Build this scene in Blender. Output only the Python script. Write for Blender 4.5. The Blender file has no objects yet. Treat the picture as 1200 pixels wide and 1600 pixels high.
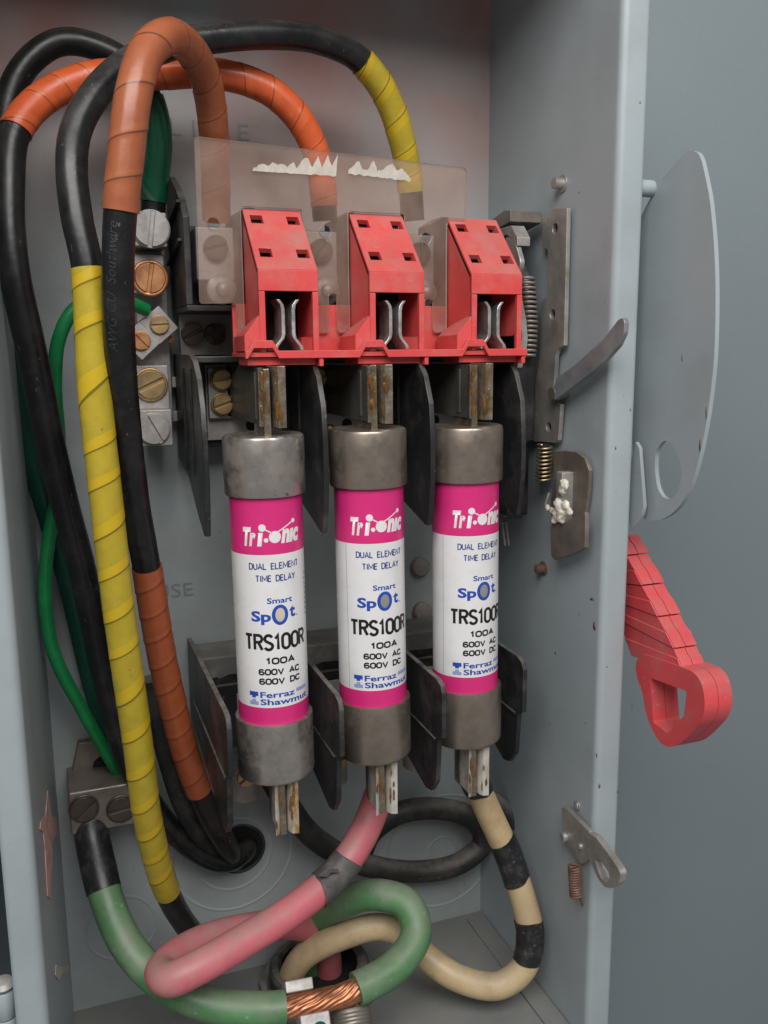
import bpy, bmesh, math, random
from mathutils import Vector, Matrix, noise
random.seed(7)
scene = bpy.context.scene
COL = scene.collection
PI = math.pi
S = 0.001                                   # everything below is written in millimetres

# ------------------------------------------------------------------ camera
FPX = 1398.4                                # focal length in pixels of a 1200 x 1600 frame
YAW, PITCH, ROLL = [math.radians(a) for a in (20.429, 10.274, -0.491)]
CAM = Vector((9.432, -453.426, 345.194))
FWD = Vector((math.sin(YAW)*math.cos(PITCH), math.cos(YAW)*math.cos(PITCH), -math.sin(PITCH)))
RGT = Vector((math.cos(YAW), -math.sin(YAW), 0.0))
UPV = RGT.cross(FWD)
RGT, UPV = math.cos(ROLL)*RGT + math.sin(ROLL)*UPV, -math.sin(ROLL)*RGT + math.cos(ROLL)*UPV
cd = bpy.data.cameras.new('camera')
cam = bpy.data.objects.new('camera', cd); COL.objects.link(cam)
cd.sensor_fit = 'VERTICAL'; cd.sensor_height = 24.0; cd.lens = 24.0*FPX/1600.0
cd.clip_start = 0.01; cd.clip_end = 50.0
m = Matrix((RGT, UPV, -FWD)).transposed().to_4x4(); m.translation = CAM*S
cam.matrix_world = m
scene.camera = cam
scene.render.resolution_x, scene.render.resolution_y = 768, 1024

# ------------------------------------------------------------------ light
w = bpy.data.worlds.new('World'); scene.world = w; w.use_nodes = True
bg = w.node_tree.nodes['Background']
bg.inputs['Color'].default_value = (0.95, 0.98, 1.0, 1); bg.inputs['Strength'].default_value = 0.20
def area(name, loc, target, size, power, color):
    l = bpy.data.lights.new(name, 'AREA'); l.shape = 'RECTANGLE'; l.size, l.size_y = size; l.energy = power; l.color = color
    o = bpy.data.objects.new(name, l); COL.objects.link(o)
    o.location = loc; o.rotation_euler = (Vector(target)-Vector(loc)).to_track_quat('-Z', 'Y').to_euler()
    return o
area('key_light', (-0.06, -0.84, 1.02), (0.12, -0.05, 0.36), (1.1, 0.6), 15.0, (1.0, 0.985, 0.96))  # unseen key lamp added close overhead so light falls off down the box
scene.view_settings.view_transform = 'Standard'
scene.view_settings.look = 'None'
scene.view_settings.gamma = 1.0
scene.view_settings.exposure = 0.0
scene.view_settings.use_curve_mapping = False

# ------------------------------------------------------------------ helpers: places
def ray(px, py): return FWD + RGT*((px-600)/FPX) - UPV*((py-800)/FPX)
def at(px, py, Y):                          # the point Y mm in front of the back panel that the photograph shows here
    d = ray(px, py); t = (-Y-CAM.y)/d.y; return CAM + d*t
def atx(px, py, X):
    d = ray(px, py); t = (X-CAM.x)/d.x; return CAM + d*t
def P(x, Y, z): return Vector((x, -Y, z))

# ------------------------------------------------------------------ helpers: materials
def mat(name, base, rough=0.5, metal=0.0, var=0.12, vscale=60.0, dirt=None, dirt_amt=0.0, dirt_scale=90.0, bump=0.0, bscale=900.0, spec=0.5, rvar=0.1, coat=0.0, stretch=None):
    M = bpy.data.materials.new(name); M.use_nodes = True
    nt = M.node_tree; N = nt.nodes; L = nt.links; b = N['Principled BSDF']
    b.inputs['Metallic'].default_value = metal
    b.inputs['Specular IOR Level'].default_value = spec
    b.inputs['Coat Weight'].default_value = coat
    tc = N.new('ShaderNodeTexCoord')
    n1 = N.new('ShaderNodeTexNoise'); n1.inputs['Scale'].default_value = vscale; n1.inputs['Detail'].default_value = 6; n1.inputs['Roughness'].default_value = 0.6
    L.new(tc.outputs['Object'], n1.inputs['Vector'])
    r = N.new('ShaderNodeMapRange'); r.inputs['From Min'].default_value = 0.3; r.inputs['From Max'].default_value = 0.7
    r.inputs['To Min'].default_value = 1-var; r.inputs['To Max'].default_value = 1+var
    L.new(n1.outputs['Fac'], r.inputs['Value'])
    mx = N.new('ShaderNodeMix'); mx.data_type = 'RGBA'; mx.blend_type = 'MULTIPLY'; mx.inputs['Factor'].default_value = 1.0
    mx.inputs['A'].default_value = (*base, 1); L.new(r.outputs['Result'], mx.inputs['B'])
    col = mx.outputs['Result']
    rr = N.new('ShaderNodeMapRange'); rr.inputs['From Min'].default_value = 0.3; rr.inputs['From Max'].default_value = 0.7
    rr.inputs['To Min'].default_value = max(0.03, rough-rvar); rr.inputs['To Max'].default_value = min(1, rough+rvar)
    L.new(n1.outputs['Fac'], rr.inputs['Value']); L.new(rr.outputs['Result'], b.inputs['Roughness'])
    if dirt:
        n2 = N.new('ShaderNodeTexNoise'); n2.inputs['Scale'].default_value = dirt_scale; n2.inputs['Detail'].default_value = 8; n2.inputs['Roughness'].default_value = 0.65
        mp = N.new('ShaderNodeMapping'); mp.inputs['Location'].default_value = (3.1, 1.7, 0.4)
        if stretch: mp.inputs['Scale'].default_value = stretch
        L.new(tc.outputs['Object'], mp.inputs['Vector']); L.new(mp.outputs['Vector'], n2.inputs['Vector'])
        k = N.new('ShaderNodeMapRange'); k.inputs['From Min'].default_value = 0.48; k.inputs['From Max'].default_value = 0.68
        k.inputs['To Min'].default_value = 0; k.inputs['To Max'].default_value = dirt_amt
        L.new(n2.outputs['Fac'], k.inputs['Value'])
        m2 = N.new('ShaderNodeMix'); m2.data_type = 'RGBA'; m2.inputs['B'].default_value = (*dirt, 1)
        L.new(k.outputs['Result'], m2.inputs['Factor']); L.new(col, m2.inputs['A']); col = m2.outputs['Result']
        if metal > 0.3:
            k2 = N.new('ShaderNodeMapRange'); k2.inputs['To Min'].default_value = metal; k2.inputs['To Max'].default_value = 0.1
            L.new(k.outputs['Result'], k2.inputs['Value']); L.new(k2.outputs['Result'], b.inputs['Metallic'])
    if bump:
        n3 = N.new('ShaderNodeTexNoise'); n3.inputs['Scale'].default_value = bscale; n3.inputs['Detail'].default_value = 3
        L.new(tc.outputs['Object'], n3.inputs['Vector'])
        bp = N.new('ShaderNodeBump'); bp.inputs['Strength'].default_value = bump; bp.inputs['Distance'].default_value = 0.0004
        L.new(n3.outputs['Fac'], bp.inputs['Height']); L.new(bp.outputs['Normal'], b.inputs['Normal'])
    L.new(col, b.inputs['Base Color'])
    M['col'] = 0
    return M

def col_socket(M):                          # the link that feeds Base Color, to mix more into it
    b = M.node_tree.nodes['Principled BSDF']; return b, b.inputs['Base Color'].links[0].from_socket

def tape_mat(name, base, line, band, rough=0.32, band_w=0.3):
    """vinyl tape: UV.x runs round the cable, UV.y counts the turns, so a turn's edge is where x + y is whole"""
    M = mat(name, base, rough, var=0.07, vscale=120, dirt=tuple(c*0.45 for c in base), dirt_amt=0.2, dirt_scale=110, rvar=0.08, bump=0.15, bscale=350)
    nt = M.node_tree; N = nt.nodes; L = nt.links; b, col = col_socket(M)
    uv = N.new('ShaderNodeUVMap'); sp = N.new('ShaderNodeSeparateXYZ'); L.new(uv.outputs['UV'], sp.inputs['Vector'])
    a = N.new('ShaderNodeMath'); a.operation = 'ADD'; L.new(sp.outputs['X'], a.inputs[0]); L.new(sp.outputs['Y'], a.inputs[1])
    f = N.new('ShaderNodeMath'); f.operation = 'FRACT'; L.new(a.outputs[0], f.inputs[0])
    lt = N.new('ShaderNodeMath'); lt.operation = 'LESS_THAN'; lt.inputs[1].default_value = band_w; L.new(f.outputs[0], lt.inputs[0])
    m1 = N.new('ShaderNodeMix'); m1.data_type = 'RGBA'; m1.inputs['B'].default_value = (*band, 1)
    k = N.new('ShaderNodeMath'); k.operation = 'MULTIPLY'; k.inputs[1].default_value = 0.75; L.new(lt.outputs[0], k.inputs[0])
    L.new(k.outputs[0], m1.inputs['Factor']); L.new(col, m1.inputs['A'])
    l2 = N.new('ShaderNodeMath'); l2.operation = 'LESS_THAN'; l2.inputs[1].default_value = 0.045; L.new(f.outputs[0], l2.inputs[0])
    k2 = N.new('ShaderNodeMath'); k2.operation = 'MULTIPLY'; k2.inputs[1].default_value = 0.8; L.new(l2.outputs[0], k2.inputs[0])
    m2 = N.new('ShaderNodeMix'); m2.data_type = 'RGBA'; m2.inputs['B'].default_value = (*line, 1)
    L.new(k2.outputs[0], m2.inputs['Factor']); L.new(m1.outputs['Result'], m2.inputs['A'])
    L.new(m2.outputs['Result'], b.inputs['Base Color'])
    return M

MT = {}
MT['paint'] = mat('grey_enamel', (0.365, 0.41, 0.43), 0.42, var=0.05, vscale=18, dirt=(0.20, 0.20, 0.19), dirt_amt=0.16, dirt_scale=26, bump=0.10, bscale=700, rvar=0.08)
MT['paint_back'] = mat('grey_enamel_stained', (0.36, 0.395, 0.40), 0.45, var=0.05, vscale=18, dirt=(0.17, 0.15, 0.13), dirt_amt=0.3, dirt_scale=20, bump=0.10, bscale=700)
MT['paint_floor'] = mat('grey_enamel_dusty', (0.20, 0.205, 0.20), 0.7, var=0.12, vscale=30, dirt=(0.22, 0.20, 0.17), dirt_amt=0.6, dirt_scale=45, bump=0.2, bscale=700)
MT['wall'] = mat('grey_wall_paint', (0.225, 0.262, 0.28), 0.5, var=0.03, vscale=6, bump=0.3, bscale=420, rvar=0.05)
MT['stamp'] = mat('stamped_lettering', (0.24, 0.27, 0.275), 0.5)
MT['rubber'] = mat('black_cable_jacket', (0.009, 0.009, 0.010), 0.33, var=0.3, dirt=(0.05, 0.045, 0.042), dirt_amt=0.4, dirt_scale=60, bump=0.25, bscale=250, spec=0.5)
MT['rubber_dusty'] = mat('dusty_black_rubber', (0.02, 0.02, 0.02), 0.55, var=0.3, dirt=(0.10, 0.09, 0.08), dirt_amt=0.6, dirt_scale=60, bump=0.25, bscale=250)
MT['tape_black'] = mat('black_vinyl_tape', (0.016, 0.016, 0.018), 0.38, var=0.3, dirt=(0.10, 0.095, 0.09), dirt_amt=0.6, dirt_scale=120, bump=0.5, bscale=160)
MT['tape_grey'] = mat('worn_grey_tape', (0.075, 0.072, 0.07), 0.6, var=0.25, dirt=(0.17, 0.14, 0.135), dirt_amt=0.7, dirt_scale=110, bump=0.6, bscale=160)
MT['yellow'] = tape_mat('yellow_vinyl_tape', (0.46, 0.345, 0.028), (0.12, 0.085, 0.01), (0.60, 0.40, 0.014))
MT['orange'] = tape_mat('orange_vinyl_tape', (0.62, 0.105, 0.03), (0.22, 0.04, 0.015), (0.66, 0.13, 0.035))
MT['brown'] = tape_mat('brown_vinyl_tape', (0.36, 0.105, 0.045), (0.12, 0.035, 0.018), (0.38, 0.12, 0.05), band_w=0.2)
MT['rust'] = tape_mat('dark_brown_vinyl_tape', (0.36, 0.088, 0.032), (0.13, 0.035, 0.015), (0.38, 0.098, 0.038), band_w=0.2)
MT['green_tape'] = tape_mat('dark_green_tape', (0.01, 0.10, 0.05), (0.02, 0.05, 0.03), (0.06, 0.12, 0.07), rough=0.25, band_w=0.12)
MT['green'] = mat('green_cable_jacket', (0.085, 0.22, 0.09), 0.48, var=0.2, vscale=50, dirt=(0.23, 0.25, 0.19), dirt_amt=0.55, dirt_scale=45, bump=0.3, bscale=200)
MT['green_wire'] = mat('green_wire_jacket', (0.01, 0.24, 0.07), 0.36, var=0.15, dirt=(0.01, 0.06, 0.03), dirt_amt=0.4, bump=0.2, bscale=300)
MT['dark_green'] = mat('dark_green_wire_jacket', (0.008, 0.075, 0.045), 0.45, var=0.2)
MT['pink'] = mat('faded_red_cable_jacket', (0.60, 0.135, 0.165), 0.5, var=0.12, vscale=40, dirt=(0.45, 0.27, 0.24), dirt_amt=0.6, dirt_scale=40, bump=0.25, bscale=220)
MT['cream'] = mat('cream_cable_jacket', (0.55, 0.41, 0.235), 0.48, var=0.12, vscale=40, dirt=(0.34, 0.23, 0.11), dirt_amt=0.6, dirt_scale=50, bump=0.25, bscale=220)
MT['copper'] = mat('bare_copper', (0.55, 0.22, 0.11), 0.38, 0.75, var=0.25, vscale=300, dirt=(0.16, 0.06, 0.03), dirt_amt=0.6, dirt_scale=200)
MT['red'] = mat('red_moulded_plastic', (0.68, 0.07, 0.068), 0.40, var=0.05, vscale=40, dirt=(0.56, 0.20, 0.17), dirt_amt=0.55, dirt_scale=60, bump=0.12, bscale=500)
MT['red_handle'] = mat('red_handle_plastic', (0.70, 0.075, 0.085), 0.42, var=0.05, dirt=(0.48, 0.17, 0.16), dirt_amt=0.5, dirt_scale=70, bump=0.15, bscale=500)
MT['black_plastic'] = mat('black_phenolic', (0.016, 0.016, 0.018), 0.42, var=0.3, vscale=50, dirt=(0.085, 0.078, 0.07), dirt_amt=0.7, dirt_scale=55, bump=0.15, bscale=300)
MT['grey_plastic'] = mat('dusty_grey_moulding', (0.12, 0.115, 0.11), 0.6, var=0.2, vscale=60, dirt=(0.27, 0.25, 0.22), dirt_amt=0.7, dirt_scale=60)
MT['alu'] = mat('dull_aluminium', (0.50, 0.475, 0.46), 0.5, 0.45, var=0.12, vscale=120, dirt=(0.25, 0.19, 0.16), dirt_amt=0.6, dirt_scale=130, bump=0.2, bscale=600)
MT['steel'] = mat('zinc_plated_steel', (0.42, 0.40, 0.375), 0.45, 0.6, var=0.2, vscale=90, dirt=(0.15, 0.11, 0.085), dirt_amt=0.75, dirt_scale=80, bump=0.15, bscale=500)
MT['steel_dark'] = mat('oiled_steel', (0.25, 0.22, 0.195), 0.45, 0.6, var=0.25, vscale=70, dirt=(0.10, 0.065, 0.045), dirt_amt=0.7, dirt_scale=60)
MT['steel_grey'] = mat('grey_tempered_steel', (0.27, 0.28, 0.29), 0.45, 0.25, var=0.2, vscale=60, dirt=(0.12, 0.115, 0.11), dirt_amt=0.5, dirt_scale=60)
MT['plate'] = mat('galvanised_plate', (0.40, 0.385, 0.36), 0.55, 0.35, var=0.12, vscale=50, dirt=(0.22, 0.15, 0.12), dirt_amt=0.65, dirt_scale=45)
MT['bright'] = mat('bright_tin', (0.50, 0.485, 0.46), 0.4, 0.75, var=0.15, vscale=100, dirt=(0.2, 0.17, 0.14), dirt_amt=0.4, dirt_scale=120)
MT['silver'] = mat('tarnished_silver_contact', (0.62, 0.60, 0.58), 0.33, 0.8, var=0.25, vscale=200, dirt=(0.18, 0.13, 0.11), dirt_amt=0.6, dirt_scale=150)
MT['ferrule'] = mat('tinned_ferrule', (0.50, 0.46, 0.425), 0.3, 0.85, var=0.16, vscale=60, dirt=(0.17, 0.125, 0.10), dirt_amt=0.75, dirt_scale=85, bump=0.5, bscale=90)
MT['ferrule_dark'] = mat('browned_ferrule', (0.36, 0.30, 0.25), 0.33, 0.8, var=0.22, vscale=60, dirt=(0.10, 0.075, 0.055), dirt_amt=0.85, dirt_scale=60, bump=0.6, bscale=80)
MT['brass'] = mat('brass_screw', (0.50, 0.34, 0.17), 0.4, 0.7, var=0.2, vscale=150, dirt=(0.16, 0.10, 0.06), dirt_amt=0.5, dirt_scale=160)
MT['copper_screw'] = mat('copper_screw', (0.62, 0.29, 0.13), 0.38, 0.65, var=0.2, vscale=150, dirt=(0.2, 0.09, 0.05), dirt_amt=0.5, dirt_scale=160)
MT['dark_screw'] = mat('dark_oiled_screw', (0.12, 0.10, 0.085), 0.35, 0.7, var=0.3, vscale=150)
MT['clip'] = mat('greased_clip', (0.34, 0.29, 0.22), 0.22, 0.75, var=0.4, vscale=200, dirt=(0.10, 0.036, 0.004), dirt_amt=1.0, dirt_scale=190, bump=1.0, bscale=380, stretch=(1.6, 1, 0.25), coat=0.6)
MT['strap'] = mat('dull_green_grey_strap', (0.13, 0.13, 0.115), 0.4, 0.4, var=0.2, vscale=80, dirt=(0.06, 0.045, 0.03), dirt_amt=0.6, dirt_scale=80)
MT['amber'] = mat('amber_grease', (0.13, 0.05, 0.005), 0.14, var=0.5, vscale=250, dirt=(0.30, 0.16, 0.025), dirt_amt=0.6, dirt_scale=260, coat=0.8)
MT['clip_white'] = mat('silver_plated_clip', (0.66, 0.63, 0.57), 0.4, 0.35, var=0.2, vscale=120, dirt=(0.30, 0.16, 0.02), dirt_amt=1.0, dirt_scale=130, bump=0.5, bscale=300, stretch=(1.5, 1, 0.4))
MT['white'] = mat('fuse_label_white', (0.80, 0.79, 0.79), 0.33, var=0.03, vscale=50, dirt=(0.60, 0.57, 0.52), dirt_amt=0.35, dirt_scale=55, coat=0.15)
MT['magenta'] = mat('fuse_label_magenta', (0.70, 0.03, 0.20), 0.33, var=0.05, vscale=50, coat=0.15)
MT['blue'] = mat('label_blue_ink', (0.022, 0.075, 0.42), 0.4)
MT['navy'] = mat('label_navy_ink', (0.04, 0.07, 0.26), 0.4)
MT['paleblue'] = mat('label_pale_blue_ink', (0.28, 0.36, 0.62), 0.4)
MT['ink'] = mat('label_black_ink', (0.012, 0.012, 0.014), 0.4)
MT['window'] = mat('indicator_window', (0.28, 0.27, 0.25), 0.3, var=0.1)
MT['window_lit'] = mat('indicator_window_pale', (0.60, 0.54, 0.44), 0.3, var=0.15)
MT['seam'] = mat('label_overlap_edge', (0.45, 0.44, 0.43), 0.5)
MT['print'] = mat('grey_jacket_print', (0.028, 0.034, 0.038), 0.5)
MT['torn'] = mat('torn_label_paper', (0.52, 0.475, 0.42), 0.85, var=0.15, vscale=200, dirt=(0.45, 0.38, 0.32), dirt_amt=0.5, dirt_scale=160)
MT['sticker_red'] = mat('faded_red_sticker', (0.62, 0.34, 0.31), 0.7, var=0.3, vscale=150, dirt=(0.72, 0.64, 0.58), dirt_amt=0.8, dirt_scale=180)
MT['grease'] = mat('white_grease', (0.70, 0.66, 0.56), 0.45, var=0.12, vscale=200, dirt=(0.35, 0.27, 0.18), dirt_amt=0.6, dirt_scale=250)
MT['rusty'] = mat('rusty_spring_steel', (0.19, 0.10, 0.075), 0.6, 0.3, var=0.25, vscale=200, dirt=(0.36, 0.26, 0.2), dirt_amt=0.5, dirt_scale=250)
MT['brass_spring'] = mat('brassy_spring_wire', (0.44, 0.35, 0.20), 0.32, 0.85, var=0.2, vscale=200)
MT['dark'] = mat('dark_hole', (0.008, 0.008, 0.008), 0.8)
MT['teal'] = mat('teal_anodised_tip', (0.0, 0.22, 0.20), 0.25, 0.5)
MT['orange_plastic'] = mat('orange_line_shield', (0.60, 0.14, 0.08), 0.5, var=0.1, vscale=40)

def dusty(M, color, amt):
    nt = M.node_tree; N = nt.nodes; L = nt.links; b, col = col_socket(M)
    ge = N.new('ShaderNodeNewGeometry'); sp = N.new('ShaderNodeSeparateXYZ'); L.new(ge.outputs['True Normal'], sp.inputs['Vector'])
    tc = N.new('ShaderNodeTexCoord'); n = N.new('ShaderNodeTexNoise'); n.inputs['Scale'].default_value = 55; n.inputs['Detail'].default_value = 8; n.inputs['Roughness'].default_value = 0.7
    L.new(tc.outputs['Object'], n.inputs['Vector'])
    a = N.new('ShaderNodeMapRange'); a.interpolation_type = 'SMOOTHSTEP'; a.inputs['From Min'].default_value = 0.15; a.inputs['From Max'].default_value = 0.95; L.new(sp.outputs['Z'], a.inputs['Value'])
    c = N.new('ShaderNodeMapRange'); c.inputs['From Min'].default_value = 0.33; c.inputs['From Max'].default_value = 0.62; c.inputs['To Max'].default_value = amt; L.new(n.outputs['Fac'], c.inputs['Value'])
    d = N.new('ShaderNodeMath'); d.operation = 'MULTIPLY'; L.new(a.outputs['Result'], d.inputs[0]); L.new(c.outputs['Result'], d.inputs[1])
    mx = N.new('ShaderNodeMix'); mx.data_type = 'RGBA'; mx.inputs['B'].default_value = (*color, 1)
    L.new(d.outputs[0], mx.inputs['Factor']); L.new(col, mx.inputs['A']); L.new(mx.outputs['Result'], b.inputs['Base Color'])
for k_, a_ in (('pink', 0.6), ('green', 0.6), ('cream', 0.4), ('rubber_dusty', 0.7), ('red', 0.45), ('red_handle', 0.3), ('black_plastic', 0.6), ('ferrule', 0.4), ('ferrule_dark', 0.4), ('grey_plastic', 0.5), ('steel_dark', 0.4), ('rubber', 0.25)):
    dusty(MT[k_], (0.27, 0.245, 0.215), a_)

def specks(M, color, scale, thr, amt, stretch=(1, 1, 1)):
    """fine specks and scuffs"""
    nt = M.node_tree; N = nt.nodes; L = nt.links; b, col = col_socket(M)
    tc = N.new('ShaderNodeTexCoord'); mp = N.new('ShaderNodeMapping'); mp.inputs['Scale'].default_value = stretch; mp.inputs['Rotation'].default_value = (0.3, 0.5, 0.2)
    n = N.new('ShaderNodeTexNoise'); n.inputs['Scale'].default_value = scale; n.inputs['Detail'].default_value = 4; n.inputs['Roughness'].default_value = 0.7
    L.new(tc.outputs['Object'], mp.inputs['Vector']); L.new(mp.outputs['Vector'], n.inputs['Vector'])
    c = N.new('ShaderNodeMapRange'); c.inputs['From Min'].default_value = thr; c.inputs['From Max'].default_value = thr+0.04; c.inputs['To Max'].default_value = amt; L.new(n.outputs['Fac'], c.inputs['Value'])
    mx = N.new('ShaderNodeMix'); mx.data_type = 'RGBA'; mx.inputs['B'].default_value = (*color, 1)
    L.new(c.outputs['Result'], mx.inputs['Factor']); L.new(col, mx.inputs['A']); L.new(mx.outputs['Result'], b.inputs['Base Color'])
for k_, c_, sc_k, th_, am_, st_ in (('rubber', (0.14, 0.125, 0.115), 420, 0.655, 0.7, (1, 1, 0.35)), ('rubber_dusty', (0.2, 0.18, 0.16), 420, 0.64, 0.6, (1, 1, 1)), ('black_plastic', (0.2, 0.19, 0.18), 500, 0.66, 0.6, (1, 1, 0.5)),
        ('tape_black', (0.2, 0.19, 0.18), 450, 0.64, 0.6, (1, 1, 1)), ('paint', (0.14, 0.125, 0.11), 260, 0.70, 0.55, (1, 1, 0.4)), ('paint_back', (0.14, 0.12, 0.10), 240, 0.69, 0.5, (1, 1, 0.5)), ('wall', (0.15, 0.165, 0.17), 150, 0.70, 0.4, (1, 1, 0.3)),
        ('red', (0.72, 0.42, 0.36), 430, 0.665, 0.55, (1, 1, 1)), ('red_handle', (0.75, 0.45, 0.40), 380, 0.665, 0.55, (1, 1, 1)), ('white', (0.42, 0.38, 0.33), 330, 0.685, 0.5, (1, 1, 0.6)), ('yellow', (0.10, 0.075, 0.02), 300, 0.67, 0.6, (1, 1, 1)),
        ('pink', (0.32, 0.12, 0.11), 260, 0.665, 0.5, (1, 1, 1)), ('cream', (0.16, 0.09, 0.04), 240, 0.67, 0.6, (1, 1, 0.6)), ('green', (0.35, 0.40, 0.31), 260, 0.65, 0.45, (1, 1, 1)), ('ferrule', (0.08, 0.06, 0.05), 260, 0.66, 0.7, (1, 1, 1)), ('ferrule_dark', (0.62, 0.56, 0.5), 280, 0.675, 0.7, (1, 1, 1)),
        ('brown', (0.55, 0.28, 0.18), 300, 0.67, 0.4, (0.5, 0.5, 2)), ('orange', (0.75, 0.30, 0.16), 300, 0.67, 0.4, (1, 1, 1)), ('rust', (0.16, 0.05, 0.025), 300, 0.67, 0.5, (1, 1, 1))):
    specks(MT[k_], c_, sc_k, th_, am_, st_)

# reflected red light and rust dust painted into the back panel's upper part
def red_reflection_dust():
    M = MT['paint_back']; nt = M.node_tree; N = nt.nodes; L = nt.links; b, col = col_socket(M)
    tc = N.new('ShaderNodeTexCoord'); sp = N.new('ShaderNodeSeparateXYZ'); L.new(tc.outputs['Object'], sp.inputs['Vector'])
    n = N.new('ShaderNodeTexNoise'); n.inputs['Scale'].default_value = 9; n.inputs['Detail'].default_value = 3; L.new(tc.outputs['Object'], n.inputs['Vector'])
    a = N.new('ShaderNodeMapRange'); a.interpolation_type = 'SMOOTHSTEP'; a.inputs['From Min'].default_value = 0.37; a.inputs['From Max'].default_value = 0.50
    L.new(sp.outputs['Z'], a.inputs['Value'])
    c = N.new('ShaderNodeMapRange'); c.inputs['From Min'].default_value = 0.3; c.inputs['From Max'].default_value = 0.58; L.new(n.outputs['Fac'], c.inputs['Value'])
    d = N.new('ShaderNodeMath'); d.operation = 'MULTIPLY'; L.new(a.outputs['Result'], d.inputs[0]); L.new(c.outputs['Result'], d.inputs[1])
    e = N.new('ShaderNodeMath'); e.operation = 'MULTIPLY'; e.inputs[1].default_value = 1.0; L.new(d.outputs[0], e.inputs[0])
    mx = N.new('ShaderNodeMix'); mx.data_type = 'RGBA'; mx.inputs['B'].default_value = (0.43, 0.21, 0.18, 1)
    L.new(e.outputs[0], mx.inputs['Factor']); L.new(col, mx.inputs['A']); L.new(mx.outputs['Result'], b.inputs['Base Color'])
red_reflection_dust()

def shield_mat():
    M = bpy.data.materials.new('dusty_clear_acrylic'); M.use_nodes = True; nt = M.node_tree; N = nt.nodes; L = nt.links
    b = N['Principled BSDF']; out = N['Material Output']
    b.inputs['Roughness'].default_value = 0.25
    tr = N.new('ShaderNodeBsdfTransparent'); tr.inputs['Color'].default_value = (0.97, 0.95, 0.94, 1)
    tc = N.new('ShaderNodeTexCoord'); n = N.new('ShaderNodeTexNoise'); n.inputs['Scale'].default_value = 24; n.inputs['Detail'].default_value = 7; n.inputs['Roughness'].default_value = 0.6
    L.new(tc.outputs['Object'], n.inputs['Vector'])
    cr = N.new('ShaderNodeValToRGB'); e = cr.color_ramp.elements
    e[0].position = 0.35; e[0].color = (0.56, 0.36, 0.27, 1); e[1].position = 0.65; e[1].color = (0.70, 0.50, 0.40, 1)  # warm haze: orange reflections painted into the dust colour
    L.new(n.outputs['Fac'], cr.inputs['Fac']); L.new(cr.outputs['Color'], b.inputs['Base Color'])
    k = N.new('ShaderNodeMapRange'); k.inputs['From Min'].default_value = 0.3; k.inputs['From Max'].default_value = 0.7
    k.inputs['To Min'].default_value = 0.06; k.inputs['To Max'].default_value = 0.26; L.new(n.outputs['Fac'], k.inputs['Value'])
    ms = N.new('ShaderNodeMixShader'); L.new(k.outputs['Result'], ms.inputs['Fac'])
    L.new(tr.outputs['BSDF'], ms.inputs[1]); L.new(b.outputs['BSDF'], ms.inputs[2]); gl_ = N.new('ShaderNodeBsdfGlossy'); gl_.inputs['Roughness'].default_value = 0.06; fr_ = N.new('ShaderNodeFresnel'); fr_.inputs['IOR'].default_value = 1.4
    m3 = N.new('ShaderNodeMixShader'); L.new(fr_.outputs['Fac'], m3.inputs['Fac']); L.new(ms.outputs['Shader'], m3.inputs[1]); L.new(gl_.outputs['BSDF'], m3.inputs[2]); L.new(m3.outputs['Shader'], out.inputs['Surface'])
    return M
MT['shield'] = shield_mat()
MT['shield_edge'] = mat('acrylic_edge', (0.72, 0.66, 0.60), 0.3)

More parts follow.
